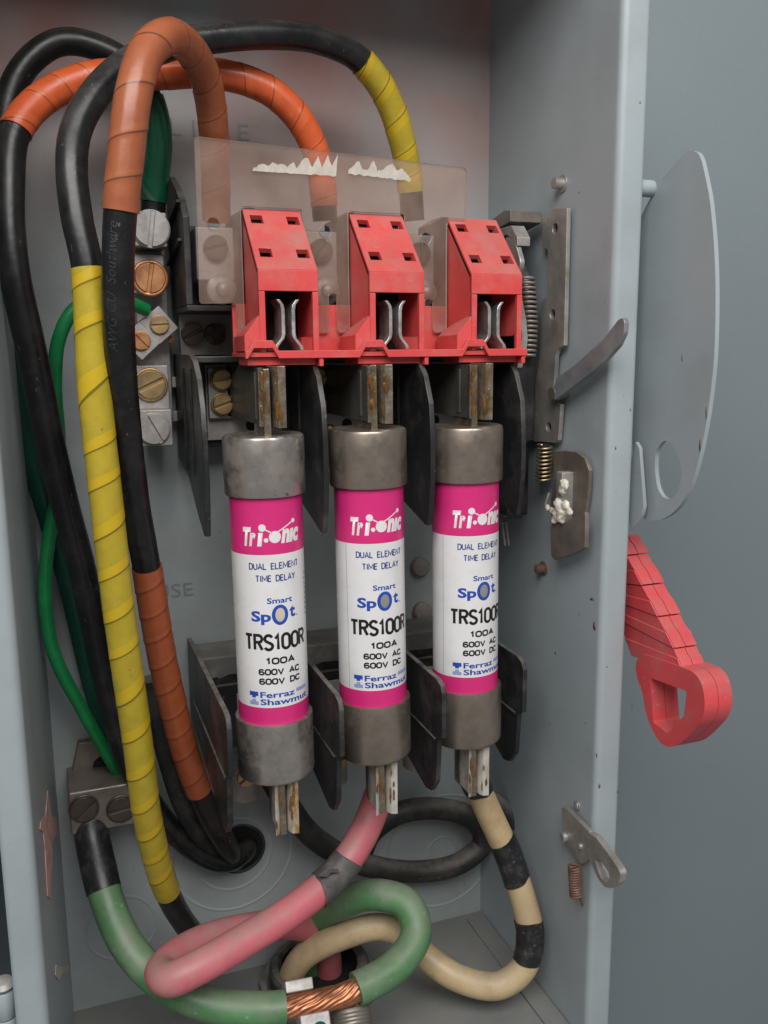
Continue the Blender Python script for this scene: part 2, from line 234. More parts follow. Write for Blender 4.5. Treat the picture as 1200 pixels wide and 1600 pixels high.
# ------------------------------------------------------------------ helpers: meshes
class MB:
    def __init__(self): self.v = []; self.f = []; self.mi = []; self.uv = {}
    def add(self, vs, fs, mi=0):
        o = len(self.v); self.v += [Vector(p) for p in vs]
        for f in fs: self.f.append(tuple(i+o for i in f)); self.mi.append(mi)
        return o
    def box(self, x0, x1, Y0, Y1, z0, z1, mi=0):
        vs = [P(x, Y, z) for x in (x0, x1) for Y in (Y0, Y1) for z in (z0, z1)]
        self.add(vs, [(0,1,3,2), (4,6,7,5), (0,4,5,1), (2,3,7,6), (0,2,6,4), (1,5,7,3)], mi); return self
    def obox(self, c, ax, ay, az, mi=0):        # oriented box, half-axis vectors
        c = Vector(c); vs = [c+ax*i+ay*j+az*k for i in (-1,1) for j in (-1,1) for k in (-1,1)]
        self.add(vs, [(0,1,3,2), (4,6,7,5), (0,4,5,1), (2,3,7,6), (0,2,6,4), (1,5,7,3)], mi); return self
    def prism(self, poly, f, t, mi=0):          # poly: 2-D points, f(u,v)->3-D, t: thickness vector
        n = len(poly); t = Vector(t); a = [Vector(f(*p)) for p in poly]
        self.add(a+[q+t for q in a], [tuple(range(n-1,-1,-1)), tuple(range(n, 2*n))]+[(i, (i+1)%n, n+(i+1)%n, n+i) for i in range(n)], mi); return self
    def plate(self, outer, holes, f, t, mi=0, side_mi=None):  # prism with holes
        bm = bmesh.new(); loops = []; ed = []
        for lp in [outer]+holes:
            vs = [bm.verts.new((u, v, 0)) for u, v in lp]; loops.append(vs)
            for i in range(len(vs)): ed.append(bm.edges.new((vs[i], vs[(i+1)%len(vs)])))
        bmesh.ops.triangle_fill(bm, use_beauty=True, use_dissolve=False, edges=ed)
        bm.verts.index_update(); t = Vector(t)
        a = [Vector(f(q.co.x, q.co.y)) for q in bm.verts]; n = len(a)
        fs = []
        for fc in bm.faces:
            ids = [q.index for q in fc.verts]; fs.append(tuple(ids)); fs.append(tuple(i+n for i in reversed(ids)))
        n_side = sum(len(vs) for vs in loops)
        for vs in loops:
            k = len(vs)
            for i in range(k):
                p, q = vs[i].index, vs[(i+1)%k].index; fs.append((p, q, q+n, p+n))
        bm.free(); self.add(a+[q+t for q in a], fs, mi)
        if side_mi is not None:
            for i in range(n_side): self.mi[-1-i] = side_mi
        return self
    def lathe(self, c, axis, prof, n=40, mi=0, caps=True):   # prof: (radius, distance along axis)
        c = Vector(c); ax = Vector(axis).normalized(); u = ax.orthogonal().normalized(); w_ = ax.cross(u)
        o = len(self.v); vs = []; fs = []
        for r, h in prof:
            for i in range(n):
                a = 2*PI*i/n; vs.append(c+ax*h+(u*math.cos(a)+w_*math.sin(a))*r)
        for j in range(len(prof)-1):
            for i in range(n): fs.append((j*n+i, j*n+(i+1)%n, (j+1)*n+(i+1)%n, (j+1)*n+i))
        if caps:
            fs.append(tuple(range(n-1,-1,-1))); fs.append(tuple((len(prof)-1)*n+i for i in range(n)))
        self.add(vs, fs, mi); return self
    def cyl(self, a, b, r, n=24, mi=0):
        a = Vector(a); b = Vector(b); return self.lathe(a, b-a, [(r, 0), (r, (b-a).length)], n, mi)
    def torus(self, c, axis, R, r, n=48, k=10, mi=0):
        c = Vector(c); ax = Vector(axis).normalized(); u = ax.orthogonal().normalized(); w_ = ax.cross(u); vs = []; fs = []
        for i in range(n):
            a = 2*PI*i/n; d = u*math.cos(a)+w_*math.sin(a)
            for j in range(k):
                b = 2*PI*j/k; vs.append(c+d*(R+r*math.cos(b))+ax*r*math.sin(b))
        for i in range(n):
            for j in range(k): fs.append((i*k+j, ((i+1)%n)*k+j, ((i+1)%n)*k+(j+1)%k, i*k+(j+1)%k))
        self.add(vs, fs, mi); return self
    def sphere(self, c, r, sc=(1,1,1), n=12, jit=0.0, mi=0):
        c = Vector(c); vs = []; fs = []
        for j in range(n+1):
            th = PI*j/n
            for i in range(2*n):
                a = 2*PI*i/(2*n); d = Vector((math.sin(th)*math.cos(a)*sc[0], math.sin(th)*math.sin(a)*sc[1], math.cos(th)*sc[2]))
                k = r*(1+jit*noise.noise(d*2.3+c)) if jit else r
                vs.append(c+d*k)
        for j in range(n):
            for i in range(2*n): fs.append((j*2*n+i, j*2*n+(i+1)%(2*n), (j+1)*2*n+(i+1)%(2*n), (j+1)*2*n+i))
        self.add(vs, fs, mi); return self
    def build(self, name, material, parent=None, bevel=0.0, seg=2, smooth=40, origin=None, fix=True):
        me = bpy.data.meshes.new(name); org = Vector(origin) if origin is not None else Vector((0, 0, 0))
        me.from_pydata([tuple((p-org)*S) for p in self.v], [], self.f)
        mats = material if isinstance(material, (list, tuple)) else [material]
        for q in mats: me.materials.append(MT[q])
        me.polygons.foreach_set('material_index', self.mi)
        if self.uv:
            ul = me.uv_layers.new(name='UVMap')
            for poly in me.polygons:
                for li, vi in zip(poly.loop_indices, self.uv[poly.index]): ul.data[li].uv = vi
        if fix:
            bm = bmesh.new(); bm.from_mesh(me); bmesh.ops.remove_doubles(bm, verts=bm.verts, dist=1e-7)
            bmesh.ops.recalc_face_normals(bm, faces=bm.faces); bm.to_mesh(me); bm.free()
        me.polygons.foreach_set('use_smooth', [True]*len(me.polygons))
        if smooth: me.set_sharp_from_angle(angle=math.radians(smooth))
        o = bpy.data.objects.new(name, me); COL.objects.link(o)
        o.location = org*S
        if parent is not None:
            o.parent = parent
            if parent.parent is None: o.location = org*S - parent.location
            else: o.location = org*S - parent.location - parent.parent.location
        if bevel:
            b = o.modifiers.new('Bevel', 'BEVEL'); b.width = bevel*S; b.segments = seg; b.limit_method = 'ANGLE'; b.angle_limit = math.radians(35); b.harden_normals = True
        return o

def thing(name, label, cat, loc, group=None):
    o = bpy.data.objects.new(name, None); COL.objects.link(o); o.empty_display_size = 0.01
    o.location = Vector(loc)*S; o['label'] = label; o['category'] = cat
    if group: o['group'] = group
    return o
def tag(o, label, cat, group=None):
    o['label'] = label; o['category'] = cat
    if group: o['group'] = group
    return o

def arc(cx, cy, r, a0, a1, n=8):
    return [(cx+r*math.cos(math.radians(a0+(a1-a0)*i/n)), cy+r*math.sin(math.radians(a0+(a1-a0)*i/n))) for i in range(n+1)]
def circle(cx, cy, r, n=20): return [(cx+r*math.cos(2*PI*i/n), cy+r*math.sin(2*PI*i/n)) for i in range(n)]

def screw(name, c, r, h, material, parent, slot=20, axis=(0,-1,0), phillips=False, rim=0.0):
    """slotted screw head: a disc, and on it two half rounds with the slot between them"""
    c = Vector(c); ax = Vector(axis).normalized()
    up = Vector((0,0,1)) if abs(ax.z) < 0.9 else Vector((1,0,0))
    u = up.cross(ax).normalized(); v = ax.cross(u)
    b = MB(); b.lathe(c, ax, [(r, 0), (r, h*0.45)], 32)
    s = math.radians(slot); d1 = u*math.cos(s)+v*math.sin(s); d2 = -u*math.sin(s)+v*math.cos(s); g = r*0.13
    a0 = math.asin(g/r)
    if phillips:
        for q in range(4):
            a = [(g*1.2, g*1.2)]+[(r*math.cos(t), r*math.sin(t)) for t in [a0*1.2+(PI/2-2.4*a0)*i/8 for i in range(9)]]
            e1 = d1*math.cos(q*PI/2)+d2*math.sin(q*PI/2); e2 = -d1*math.sin(q*PI/2)+d2*math.cos(q*PI/2)
            b.prism(a, lambda x, y: c+ax*(h*0.4)+e1*x+e2*y, ax*h*0.6)
    else:
        for sg in (1, -1):
            a = [(r*math.cos(t), r*math.sin(t)) for t in [a0+(PI-2*a0)*i/16 for i in range(17)]]
            b.prism(a, lambda x, y: c+ax*(h*0.4)+d1*x*sg+d2*y*sg, ax*h*0.6)
    if rim: b.torus(c+ax*h*0.3, ax, r+rim*0.6, rim, 36, 8)
    return b.build(name, material, parent, bevel=min(0.3, r*0.07), origin=c)

# -- swept tubes
def catmull(pts, step=2.0):
    pts = [Vector(p) for p in pts]; Q = [pts[0]*2-pts[1]]+pts+[pts[-1]*2-pts[-2]]; out = []
    for i in range(1, len(Q)-2):
        p0, p1, p2, p3 = Q[i-1:i+3]; n = max(2, int((p2-p1).length/step))
        d01, d12, d23 = [max(1e-3, (b-a).length)**0.5 for a, b in ((p0,p1), (p1,p2), (p2,p3))]
        m1 = (p1-p0)/d01-(p2-p0)/(d01+d12)+(p2-p1)/d12; m2 = (p2-p1)/d12-(p3-p1)/(d12+d23)+(p3-p2)/d23
        m1, m2 = m1*d12, m2*d12
        for k in range(n):
            t = k/n; t2, t3 = t*t, t*t*t
            out.append(p1*(2*t3-3*t2+1)+m1*(t3-2*t2+t)+p2*(-2*t3+3*t2)+m2*(t3-t2))
    out.append(pts[-1]); return out
class Path:
    def __init__(self, pts, step=2.0):
        self.p = catmull(pts, step); self.s = [0.0]
        for a, b in zip(self.p, self.p[1:]): self.s.append(self.s[-1]+(b-a).length)
        self.L = self.s[-1]; T = []
        for i in range(len(self.p)): T.append((self.p[min(i+1, len(self.p)-1)]-self.p[max(i-1, 0)]).normalized())
        self.T = T; u = T[0].cross(Vector((0, -1, 0.1))).normalized(); U = []
        for t in T: u = (u-t*u.dot(t)).normalized(); U.append(u)
        self.U = U
    def frame(self, s):
        s = min(max(s, 0), self.L-1e-6); lo, hi = 0, len(self.s)-1
        while hi-lo > 1:
            md = (lo+hi)//2
            if self.s[md] <= s: lo = md
            else: hi = md
        k = (s-self.s[lo])/max(1e-9, self.s[hi]-self.s[lo])
        c = self.p[lo].lerp(self.p[hi], k); t = self.T[lo].lerp(self.T[hi], k).normalized(); u = self.U[lo].lerp(self.U[hi], k)
        u = (u-t*u.dot(t)).normalized(); return c, t, u, t.cross(u)
    def near(self, q):                      # arc length closest to a point
        q = Vector(q); i = min(range(len(self.p)), key=lambda j: (self.p[j]-q).length_squared); return self.s[i]
def tube(path, s0, s1, rfun, n=28, step=1.6, pitch=14.0, hand=1, name='jacket', material='rubber', parent=None, skew=0.0):
    """rfun(s, u) gives the radius at arc length s and turn fraction u"""
    b = MB(); k = max(2, int((s1-s0)/step)); rows = []
    for i in range(k+1):
        s = s0+(s1-s0)*i/k; c, t, u, v = path.frame(s); row = []
        for j in range(n):
            a = 2*PI*j/n; r = rfun(s, j/n)
            if skew:                        # the wrap's two ends do not run square round the cable
                e0 = skew*(math.sin(a+s0)+0.6*noise.noise(Vector((math.cos(a)*1.5, math.sin(a)*1.5, s0)))); e1 = skew*(math.sin(a*1+s1)+0.8*noise.noise(Vector((math.cos(a)*1.5, math.sin(a)*1.5, s1))))
                c, t, u, v = path.frame(s+e0*(1-i/k)+e1*i/k)
            row.append(c+(u*math.cos(a)+v*math.sin(a))*r)
        rows.append(row)
    vs = [p for r in rows for p in r]; fs = []; uvs = []
    for i in range(k):
        for j in range(n):
            fs.append((i*n+j, i*n+(j+1)%n, (i+1)*n+(j+1)%n, (i+1)*n+j))
            y0 = turns(s0+(s1-s0)*i/k, pitch)*hand; y1 = turns(s0+(s1-s0)*(i+1)/k, pitch)*hand
            uvs.append(((j/n, y0), ((j+1)/n, y0), ((j+1)/n, y1), (j/n, y1)))
    fs.append(tuple(range(n-1,-1,-1))); uvs.append([(0.5, 0.5)]*n); fs.append(tuple(k*n+j for j in range(n))); uvs.append([(0.5, 0.5)]*n)
    b.add(vs, fs); b.uv = dict(enumerate(uvs))
    o = b.build(name, material, parent, fix=False, smooth=60, origin=path.frame((s0+s1)/2)[0]); return o
def plain(r, wob=0.12, seed=0.0):
    def f(s, u):
        cu, su = math.cos(2*PI*u), math.sin(2*PI*u)
        return r+wob*noise.noise(Vector((s*0.05+seed, cu*0.7, su*0.7)))+0.35*wob*noise.noise(Vector((s*0.3+seed, cu*2.2, su*2.2)))
    return f
def turns(s, pitch): return s/pitch+0.42*noise.noise(Vector((s*0.035, 1.7, pitch)))
def wrapped(r, pitch, hand=1, lap=0.38, seed=0.0):
    base = plain(r, 0.12, seed)
    def f(s, u):
        ph = (turns(s, pitch)*hand+u) % 1.0
        return base(s, u)+lap*(0.6-ph*0.6)+lap*0.3*max(0.0, 1-ph/0.22)
    return f
def tape_on(path, a, b, r, material, parent, pitch=14.0, hand=1, lap=0.38, name='tape', n=36, step=0.9):
    return tube(path, a, b, wrapped(r+0.45, pitch, hand, lap), n, step, pitch, hand, name, material, parent)

# -- lettering
def text_mesh(s, size, bold=0.0, shear=0.0, align='CENTER', sx=1.0):
    c = bpy.data.curves.new('lettering', 'FONT'); c.body = s; c.size = size; c.align_x = align; c.offset = bold; c.shear = shear; c.resolution_u = 3; c.fill_mode = 'FRONT'
    o = bpy.data.objects.new('lettering', c); COL.objects.link(o); dg = bpy.context.evaluated_depsgraph_get(); dg.update()
    me = bpy.data.meshes.new_from_object(o.evaluated_get(dg)); bpy.data.objects.remove(o); bpy.data.curves.remove(c)
    bm = bmesh.new(); bm.from_mesh(me); bpy.data.meshes.remove(me)
    for v in bm.verts: v.co.x *= sx
    bmesh.ops.triangulate(bm, faces=bm.faces)
    return bm
def slice_x(bm, step):
    xs = [v.co.x for v in bm.verts]
    x = min(xs)+step
    while x < max(xs):
        bmesh.ops.bisect_plane(bm, geom=bm.verts[:]+bm.edges[:]+bm.faces[:], plane_co=(x, 0, 0), plane_no=(1, 0, 0)); x += step
def bm_out(bm, f, name, material, parent, origin):
    vs = [f(v.co.x, v.co.y) for v in bm.verts]; bm.verts.index_update(); b = MB()
    b.add(vs, [tuple(v.index for v in fc.verts) for fc in bm.faces]); bm.free()
    o = b.build(name, material, parent, smooth=0, origin=origin, fix=False); return o

# ================================================================== the setting: the wall behind, and the steel box
WX, DF, TOP = 240.0, 118.75, 532.0          # right wall, depth to the front flange, underside of the top
b = MB(); b.box(-900, 1500, -14, -4, -700, 1300); o = b.build('wall', 'wall', bevel=0.0); o['kind'] = 'structure'

enc = thing('electrical_enclosure', 'open grey painted steel switch box around all the cables and fuses', 'enclosure', P(118, 0, 0))
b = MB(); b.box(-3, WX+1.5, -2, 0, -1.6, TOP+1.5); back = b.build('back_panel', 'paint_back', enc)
def sweep_z(poly, z0, z1, name, material, parent):
    bb = MB(); bb.prism(poly, lambda x, Y: P(x, Y, z0), (0, 0, z1-z0)); return bb.build(name, material, parent, smooth=50)
# right wall: flat sheet, then the bend, the front flange and its return lip
b = MB(); b.box(WX, WX+1.5, 0, DF-5, -1.6, TOP); rwall = b.build('side_wall', 'paint', enc)
outer = [(WX, DF-5)]+arc(WX+3.2, DF-3.2, 3.2, 180, 90, 8)+arc(251.2, DF-2.6, 2.6, 90, 0, 6)+[(253.8, DF-14)]
inner = [(252.3, DF-14)]+arc(251.2, DF-2.6, 1.1, 0, 90, 6)+arc(WX+3.2, DF-3.2, 1.7, 90, 180, 8)+[(WX+1.5, DF-5)]
sweep_z(outer+inner, -1.6, TOP+2, 'front_flange', 'paint', enc)
# left wall leans a little outward to its flange
b = MB(); b.prism([(-0.2, 0), (-6.8, DF-4), (-8.3, DF-4), (-1.7, 0)], lambda x, Y: P(x, Y, -1.6), (0, 0, TOP+1.6)); lwall = b.build('side_wall', 'paint', enc)
outer = [(-6.8, DF-4)]+arc(-10.5, DF-3.7, 3.7, 0, 90, 6)+arc(-16.4, DF-2.4, 2.4, 90, 180, 6)+[(-18.8, DF-14)]
inner = [(-17.3, DF-14)]+arc(-16.4, DF-2.4, 0.9, 180, 90, 6)+arc(-10.5, DF-3.7, 2.2, 90, 0, 6)+[(-8.3, DF-4)]
sweep_z(outer+inner, -1.6, TOP+2, 'front_flange', 'paint', enc)
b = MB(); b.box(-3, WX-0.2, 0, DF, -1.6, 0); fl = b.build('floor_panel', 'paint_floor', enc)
b = MB(); b.box(-6.5, WX-0.2, 0.2, DF, TOP, TOP+1.5); b.build('top_panel', 'paint', enc)
# weld tab along the right foot, knockouts pressed into the back and the floor
b = MB(); b.box(WX-12, WX-0.4, 6, DF, 0.0, 1.4); b.build('weld_tab', 'paint_floor', enc, bevel=0.4)
for (px, py, radii) in ((365, 1335, (21, 33)), (690, 1330, (9, 36)), (190, 1450, (18,))):
    c = at(px, py, 0)
    for i, R in enumerate(radii):
        b = MB(); b.lathe(c, (0, -1, 0), [(R-1.0, 0.0), (R-0.5, 0.3), (R+0.3, 0.35), (R+1.0, 0.0)], 64, caps=False); b.build('knockout_ring', 'paint_back', back, origin=c)
c = at(374, 1326, 0); b = MB(); b.lathe(c, (0, -1, 0), [(13.5, 0.0), (13.5, 0.3)], 40); b.build('open_knockout', 'dark', back, origin=c)
b = MB(); b.torus(c, (0, 1, 0), 13.8, 0.9, 48, 8); b.build('knockout_grommet', 'rubber_dusty', back, origin=c)
# lettering stamped into the back panel
for s, px, py, size in (('L I N E', 327, 216, 11), ('FUSE', 262, 934, 10), ('G', 138, 1082, 10)):
    c = at(px, py, 0); bm = text_mesh(s, size, sx=1.25)
    bm_out(bm, lambda x, y: c+Vector((x, -0.25, y)), 'stamped_lettering', 'stamp', back, c)
c = at(150, 1115, 0); b = MB()
for i, wd in enumerate((9, 6, 3)): b.box(c.x-wd, c.x+wd, 0.15, 0.35, c.z+3-i*3.2, c.z+3.7-i*3.2)
b.build('stamped_ground_symbol', 'stamp', back)
# rivets, bolts and paint chips on the right wall
for px, py, r, ln, mt in ((880, 287, 2.6, 5, 'steel'), (850, 888, 2.4, 4.5, 'rusty'), (903, 1258, 1.6, 1.2, 'bright')):
    c = atx(px, py, WX); b = MB(); b.lathe(c, (-1, 0, 0), [(r*1.5, 0), (r*1.5, 0.8), (r, 0.9), (r, ln), (r*0.7, ln+0.3)], 20)
    b.build('rivet', mt, rwall, bevel=0.15, origin=c)

# the opened door and its hinge at the left edge
door = thing('enclosure_door', 'grey steel door swung open past the left edge, only a sliver in view', 'door', P(-30, 110, 0))
b = MB(); b.box(-250, -26, 92, 94, -10, 540); b.build('door_panel', 'paint', door, bevel=0.5)
hg = thing('hinge', 'grey painted knuckle hinge at the bottom left corner', 'hinge', P(-24, 100, 60))
for k in range(3):
    c = P(-23.2, 106, 62+k*12.2); b = MB(); b.lathe(c, (0, 0, 1), [(3.6, 0), (4.0, 0.5), (4.0, 11.2), (3.6, 11.7)], 20); b.build('knuckle', 'paint', hg, origin=c)
b = MB(); b.cyl(P(-23.2, 106, 60), P(-23.2, 106, 101), 1.6); b.build('hinge_pin', 'steel', hg)
c = P(-23.2, 106, 99.5); b = MB(); b.lathe(c, (0, 0, 1), [(4.2, 0), (4.6, 0.8), (3.5, 2.6), (1.0, 3.2)], 20); b.build('hinge_cap', 'alu', hg, origin=c)

# torn red sticker and a paint scab on the left wall
def wall_left(Y, z): return Vector((-0.2-6.6*Y/(DF-4)+0.35, -Y, z))
def left_pt(px, py):                        # a pixel on the leaning left wall
    d = ray(px, py); nrm = Vector((1, -6.6/(DF-4), 0)).normalized(); p0 = Vector((-0.2, 0, 0)); t = (p0-CAM).dot(nrm)/d.dot(nrm); return CAM+d*t
def scab(name, outline, material, lab, cat):
    pts = [left_pt(*q) for q in outline]; c = sum(pts, Vector())/len(pts); n = Vector((1, -0.057, 0)).normalized(); bb = MB()
    k = len(pts); bb.add([p+n*0.15 for p in pts]+[p+n*0.5 for p in pts], [tuple(range(k-1,-1,-1)), tuple(range(k, 2*k))]+[(i, (i+1)%k, k+(i+1)%k, k+i) for i in range(k)])
    return tag(bb.build(name, material, origin=c, smooth=20), lab, cat)
scab('torn_sticker', [(73, 1236), (79, 1275), (88, 1280), (88, 1304), (81, 1312), (79, 1380), (77, 1404), (73, 1400), (69, 1330), (66, 1300), (61, 1296), (62, 1284), (70, 1272)], 'sticker_red', 'torn faded red sticker strip on the left inner wall', 'sticker')
scab('paint_scab', [(86, 1508), (96, 1512), (104, 1509), (105, 1518), (96, 1522), (90, 1532), (85, 1524)], 'torn', 'small pale paint scab low on the left inner wall', 'paint chip')

# ================================================================== fuses
def _arc(cx, cy, rx, ry, a0, a1, n=8): return [(cx+rx*math.cos(math.radians(a0+(a1-a0)*i/n)), cy+ry*math.sin(math.radians(a0+(a1-a0)*i/n))) for i in range(n+1)]
def glyph(c):                               # centre lines in a box 1 wide and 1 high; True = closed
    oval = _arc(.5, .74, .5, .26, 0, 180, 10)+_arc(.5, .26, .5, .26, 180, 360, 10)
    return {'T': [([(0, 1), (1, 1)], 0), ([(.5, 1), (.5, 0)], 0)], 'R': [([(0, 0), (0, 1), (.55, 1)]+_arc(.55, .76, .45, .24, 90, -90)+[(0, .52)], 0), ([(.5, .52), (1, 0)], 0)],
        'S': [(_arc(.5, .75, .47, .25, 20, 200, 10)+[(.2, .58), (.8, .42)]+_arc(.5, .25, .5, .25, 20, -160, 10), 0)], '1': [([(.05, .74), (.62, 1), (.62, 0)], 0)],
        '0': [(oval, 1)], '6': [(_arc(.5, .75, .47, .25, 15, 180, 8)+[(0, .5)]+_arc(.5, .28, .5, .28, 180, 500, 18), 0)], 'A': [([(0, 0), (.5, 1), (1, 0)], 0), ([(.2, .32), (.8, .32)], 0)],
        'V': [([(0, 1), (.5, 0), (1, 1)], 0)], 'C': [(_arc(.5, .73, .5, .27, 10, 180, 9)+_arc(.5, .27, .5, .27, 180, 350, 9), 0)], 'D': [([(0, 0), (0, 1), (.5, 1)]+_arc(.5, .65, .5, .35, 90, 0, 5)+_arc(.5, .35, .5, .35, 0, -90, 5), 1)],
        'E': [([(1, 1), (0, 1), (0, 0), (1, 0)], 0), ([(0, .52), (.85, .52)], 0)], 'L': [([(0, 1), (0, 0), (1, 0)], 0)], 'M': [([(0, 0), (0, 1), (.5, .25), (1, 1), (1, 0)], 0)],
        'N': [([(0, 0), (0, 1), (1, 0), (1, 1)], 0)], 'U': [([(0, 1), (0, .28)]+_arc(.5, .28, .5, .28, 180, 360, 9)+[(1, 1)], 0)], 'I': [([(.5, 0), (.5, 1)], 0)], 'Y': [([(0, 1), (.5, .48), (1, 1)], 0), ([(.5, .48), (.5, 0)], 0)]}[c]
GW = {'1': .62, 'I': .25, 'M': 1.35, 'A': 1.1, 'V': 1.1, 'L': .85, 'E': .85}
def ribbon(pts, closed, hw):
    n = len(pts); L_, R_ = [], []
    for i in range(n):
        p = Vector(pts[i]); a = Vector(pts[i-1]) if (i or closed) else None; c = Vector(pts[(i+1) % n]) if (i < n-1 or closed) else None
        d1 = (p-a) if a is not None else (c-p); d2 = (c-p) if c is not None else (p-a)
        d1 = d1.normalized() if d1.length > 1e-6 else d2.normalized(); d2 = d2.normalized() if d2.length > 1e-6 else d1
        n1 = Vector((-d1.y, d1.x)); n2 = Vector((-d2.y, d2.x)); mt_ = (n1+n2); mt_ = mt_.normalized() if mt_.length > 1e-3 else n1
        k = min(1.9, 1/max(0.3, mt_.dot(n1))); L_.append(p+mt_*hw*k); R_.append(p-mt_*hw*k)
    m_ = n if closed else n-1
    return [[tuple(L_[i]), tuple(L_[(i+1) % n]), tuple(R_[(i+1) % n]), tuple(R_[i])] for i in range(m_)]
fuse_ax = [(at(411, 681, 85), at(432, 1202, 85)), (at(574, 681, 85), at(585, 1173, 85)), (at(727, 668, 85), at(727, 1150, 85))]
def fuse(idx, label, phi0, lit, top_m, bot_m, seam):
    tp, bt = fuse_ax[idx]; ez = (tp-bt).normalized(); L_ = 150.8; tp = bt+ez*L_
    ey = Vector((0, -1, 0)); ey = (ey-ez*ey.dot(ez)).normalized(); ex = ez.cross(ey); ex = -ex if ex.x < 0 else ex
    t = thing('cartridge_fuse', label, 'fuse', bt, 'cartridge fuses in the switch')
    R0, RF = 15.4, 17.1
    b = MB(); b.lathe(bt, ez, [(2, 126.6), (RF-0.7, 126.6), (RF-0.25, 126.0), (RF, 126.8), (RF, L_-1.6), (RF-0.4, L_-0.5), (RF-1.3, L_), (RF-2.6, L_+0.1), (2, L_-0.3)], 64)
    tf = b.build('top_ferrule', top_m, t, origin=tp)
    b = MB(); b.lathe(bt, ez, [(2, 0.3), (RF-2.4, -0.1), (RF-1.2, 0.1), (RF-0.3, 0.8), (RF, 2), (RF, 26.6), (RF-0.2, 27.6), (RF-1.0, 27.7), (2, 27.5)], 64)
    b.build('bottom_ferrule', bot_m, t, origin=bt)
    b = MB(); zs = [26, 35.6, 102.2, 128]
    for k in range(3):
        b.lathe(bt, ez, [(R0, zs[k]), (R0, zs[k+1])], 72, mi=(1, 0, 1)[k], caps=False)
    body = b.build('body', ['white', 'magenta'], t, origin=bt+ez*70)
    # blades stand edge-on to the front
    for nm, a, c_ in (('top_blade', L_-1, L_+27), ('bottom_blade', -27, 1)):
        b = MB(); mid = bt+ez*((a+c_)/2); b.obox(mid, ex*1.55, ey*9.5, ez*((c_-a)/2)); b.build(nm, 'clip', t, bevel=0.4, origin=mid)
    rr = R0+0.07
    def wrap(x, z):
        f = phi0+x/rr; return bt+ez*z+(ex*math.sin(f)+ey*math.cos(f))*rr
    def txt(s, xc, zc, wd, ht, material, bold=0.0, shear=0.0, lift=0.0):
        bm = text_mesh(s, 10, bold=bold, shear=shear); xs = [v.co.x for v in bm.verts]; ys = [v.co.y for v in bm.verts]
        x0, x1, y0, y1 = min(xs), max(xs), min(ys), max(ys)
        for v in bm.verts:
            v.co.x = xc+((v.co.x-x0)/(x1-x0)-0.5)*wd; v.co.y = zc+((v.co.y-y0)/(y1-y0)-0.5)*ht
        slice_x(bm, 0.8); return bm_out(bm, wrap, 'lettering', material, body, bt+ez*zc)
    def shape(polys, material, name='printed_mark'):
        bm = bmesh.new()
        for pl in polys:
            vs = [bm.verts.new((x, y, 0)) for x, y in pl]; bm.faces.new(vs)
        bmesh.ops.triangulate(bm, faces=bm.faces); slice_x(bm, 0.8); ys = [v.co.y for v in bm.verts]
        return bm_out(bm, wrap, name, material, body, bt+ez*(sum(ys)/len(ys)))
    def caps(s, xc, zc, wd, ht, hw, material):
        """upper-case lettering drawn as strokes, so that it stays narrow and even"""
        gap = 0.36; tot = sum((GW.get(q, 1.0) if q != ' ' else 0.75) for q in s)+gap*(len(s)-1); u = (wd-2*hw)/tot; x = xc-wd/2+hw; h2 = ht-2*hw; layers = {}
        for q in s:
            if q != ' ':
                for j, (pl, cl) in enumerate(glyph(q)):
                    if cl and pl[0] == pl[-1]: pl = pl[:-1]
                    layers.setdefault(j, []).extend(ribbon([(x+a*GW.get(q, 1.0)*u, zc-h2/2+c*h2) for a, c in pl], cl, hw))
            x += ((GW.get(q, 1.0) if q != ' ' else 0.75)+gap)*u
        nonlocal rr
        bm = bmesh.new(); lift = {}
        for j, qs in layers.items():
            for pl in qs:
                vs = [bm.verts.new((a, c, j*0.02)) for a, c in pl]
                try: bm.faces.new(vs)
                except ValueError: pass
        slice_x(bm, 0.9); bm.verts.index_update()
        vsx = []
        for v in bm.verts:
            f = phi0+v.co.x/R0; vsx.append(bt+ez*v.co.y+(ex*math.sin(f)+ey*math.cos(f))*(rr+v.co.z))
        mb = MB(); mb.add(vsx, [tuple(v.index for v in fc.verts) for fc in bm.faces]); bm.free()
        mb.build('lettering', material, body, smooth=0, origin=bt+ez*zc, fix=False)
    # magenta band: the mark with its linked dots
    txt('Tr', -10.3, 109.9, 6.0, 8.0, 'white', bold=0.55, shear=0.22)
    shape([[(-6.9, 105.9), (-5.1, 105.9), (-4.3, 111.6), (-6.1, 111.6)]], 'white')
    txt('nic'.replace('i', 'ı'), 8.0, 109.6, 9.6, 6.0, 'white', bold=0.55, shear=0.22)
    rr = R0+0.075
    shape([circle(-4.6, 113.6, 1.55), circle(-3.1, 108.4, 0.95), circle(0.6, 109.6, 2.55), circle(9.4, 115.6, 0.95),
           [(-4.2, 113.0), (-3.9, 113.4), (0.2, 111.2), (0, 110.7)], [(1.6, 111.2), (1.4, 111.7), (9.2, 115.8), (9.4, 115.3)]], 'white')
    rr = R0+0.07
    caps('DUAL ELEMENT', 0.3, 97.4, 22.5, 2.9, 0.24, 'navy')
    caps('TIME DELAY', 0.6, 92.2, 17.8, 2.9, 0.24, 'navy')
    txt('Smart', 1.8, 82.6, 11.2, 2.5, 'blue', bold=0.22)
    txt('Sp', -6.6, 75.3, 8.6, 6.0, 'blue', bold=0.35)
    txt('t', 7.4, 77.0, 3.0, 4.9, 'blue', bold=0.35)
    shape([circle(9.8, 74.9, 0.3)], 'navy')
    ring = [(1.6+3.6*math.cos(a), 76.3+4.4*math.sin(a)) for a in [2*PI*i/36 for i in range(36)]]
    hole = [(1.6+2.1*math.cos(a), 76.3+3.0*math.sin(a)) for a in [2*PI*i/36 for i in range(36)]]
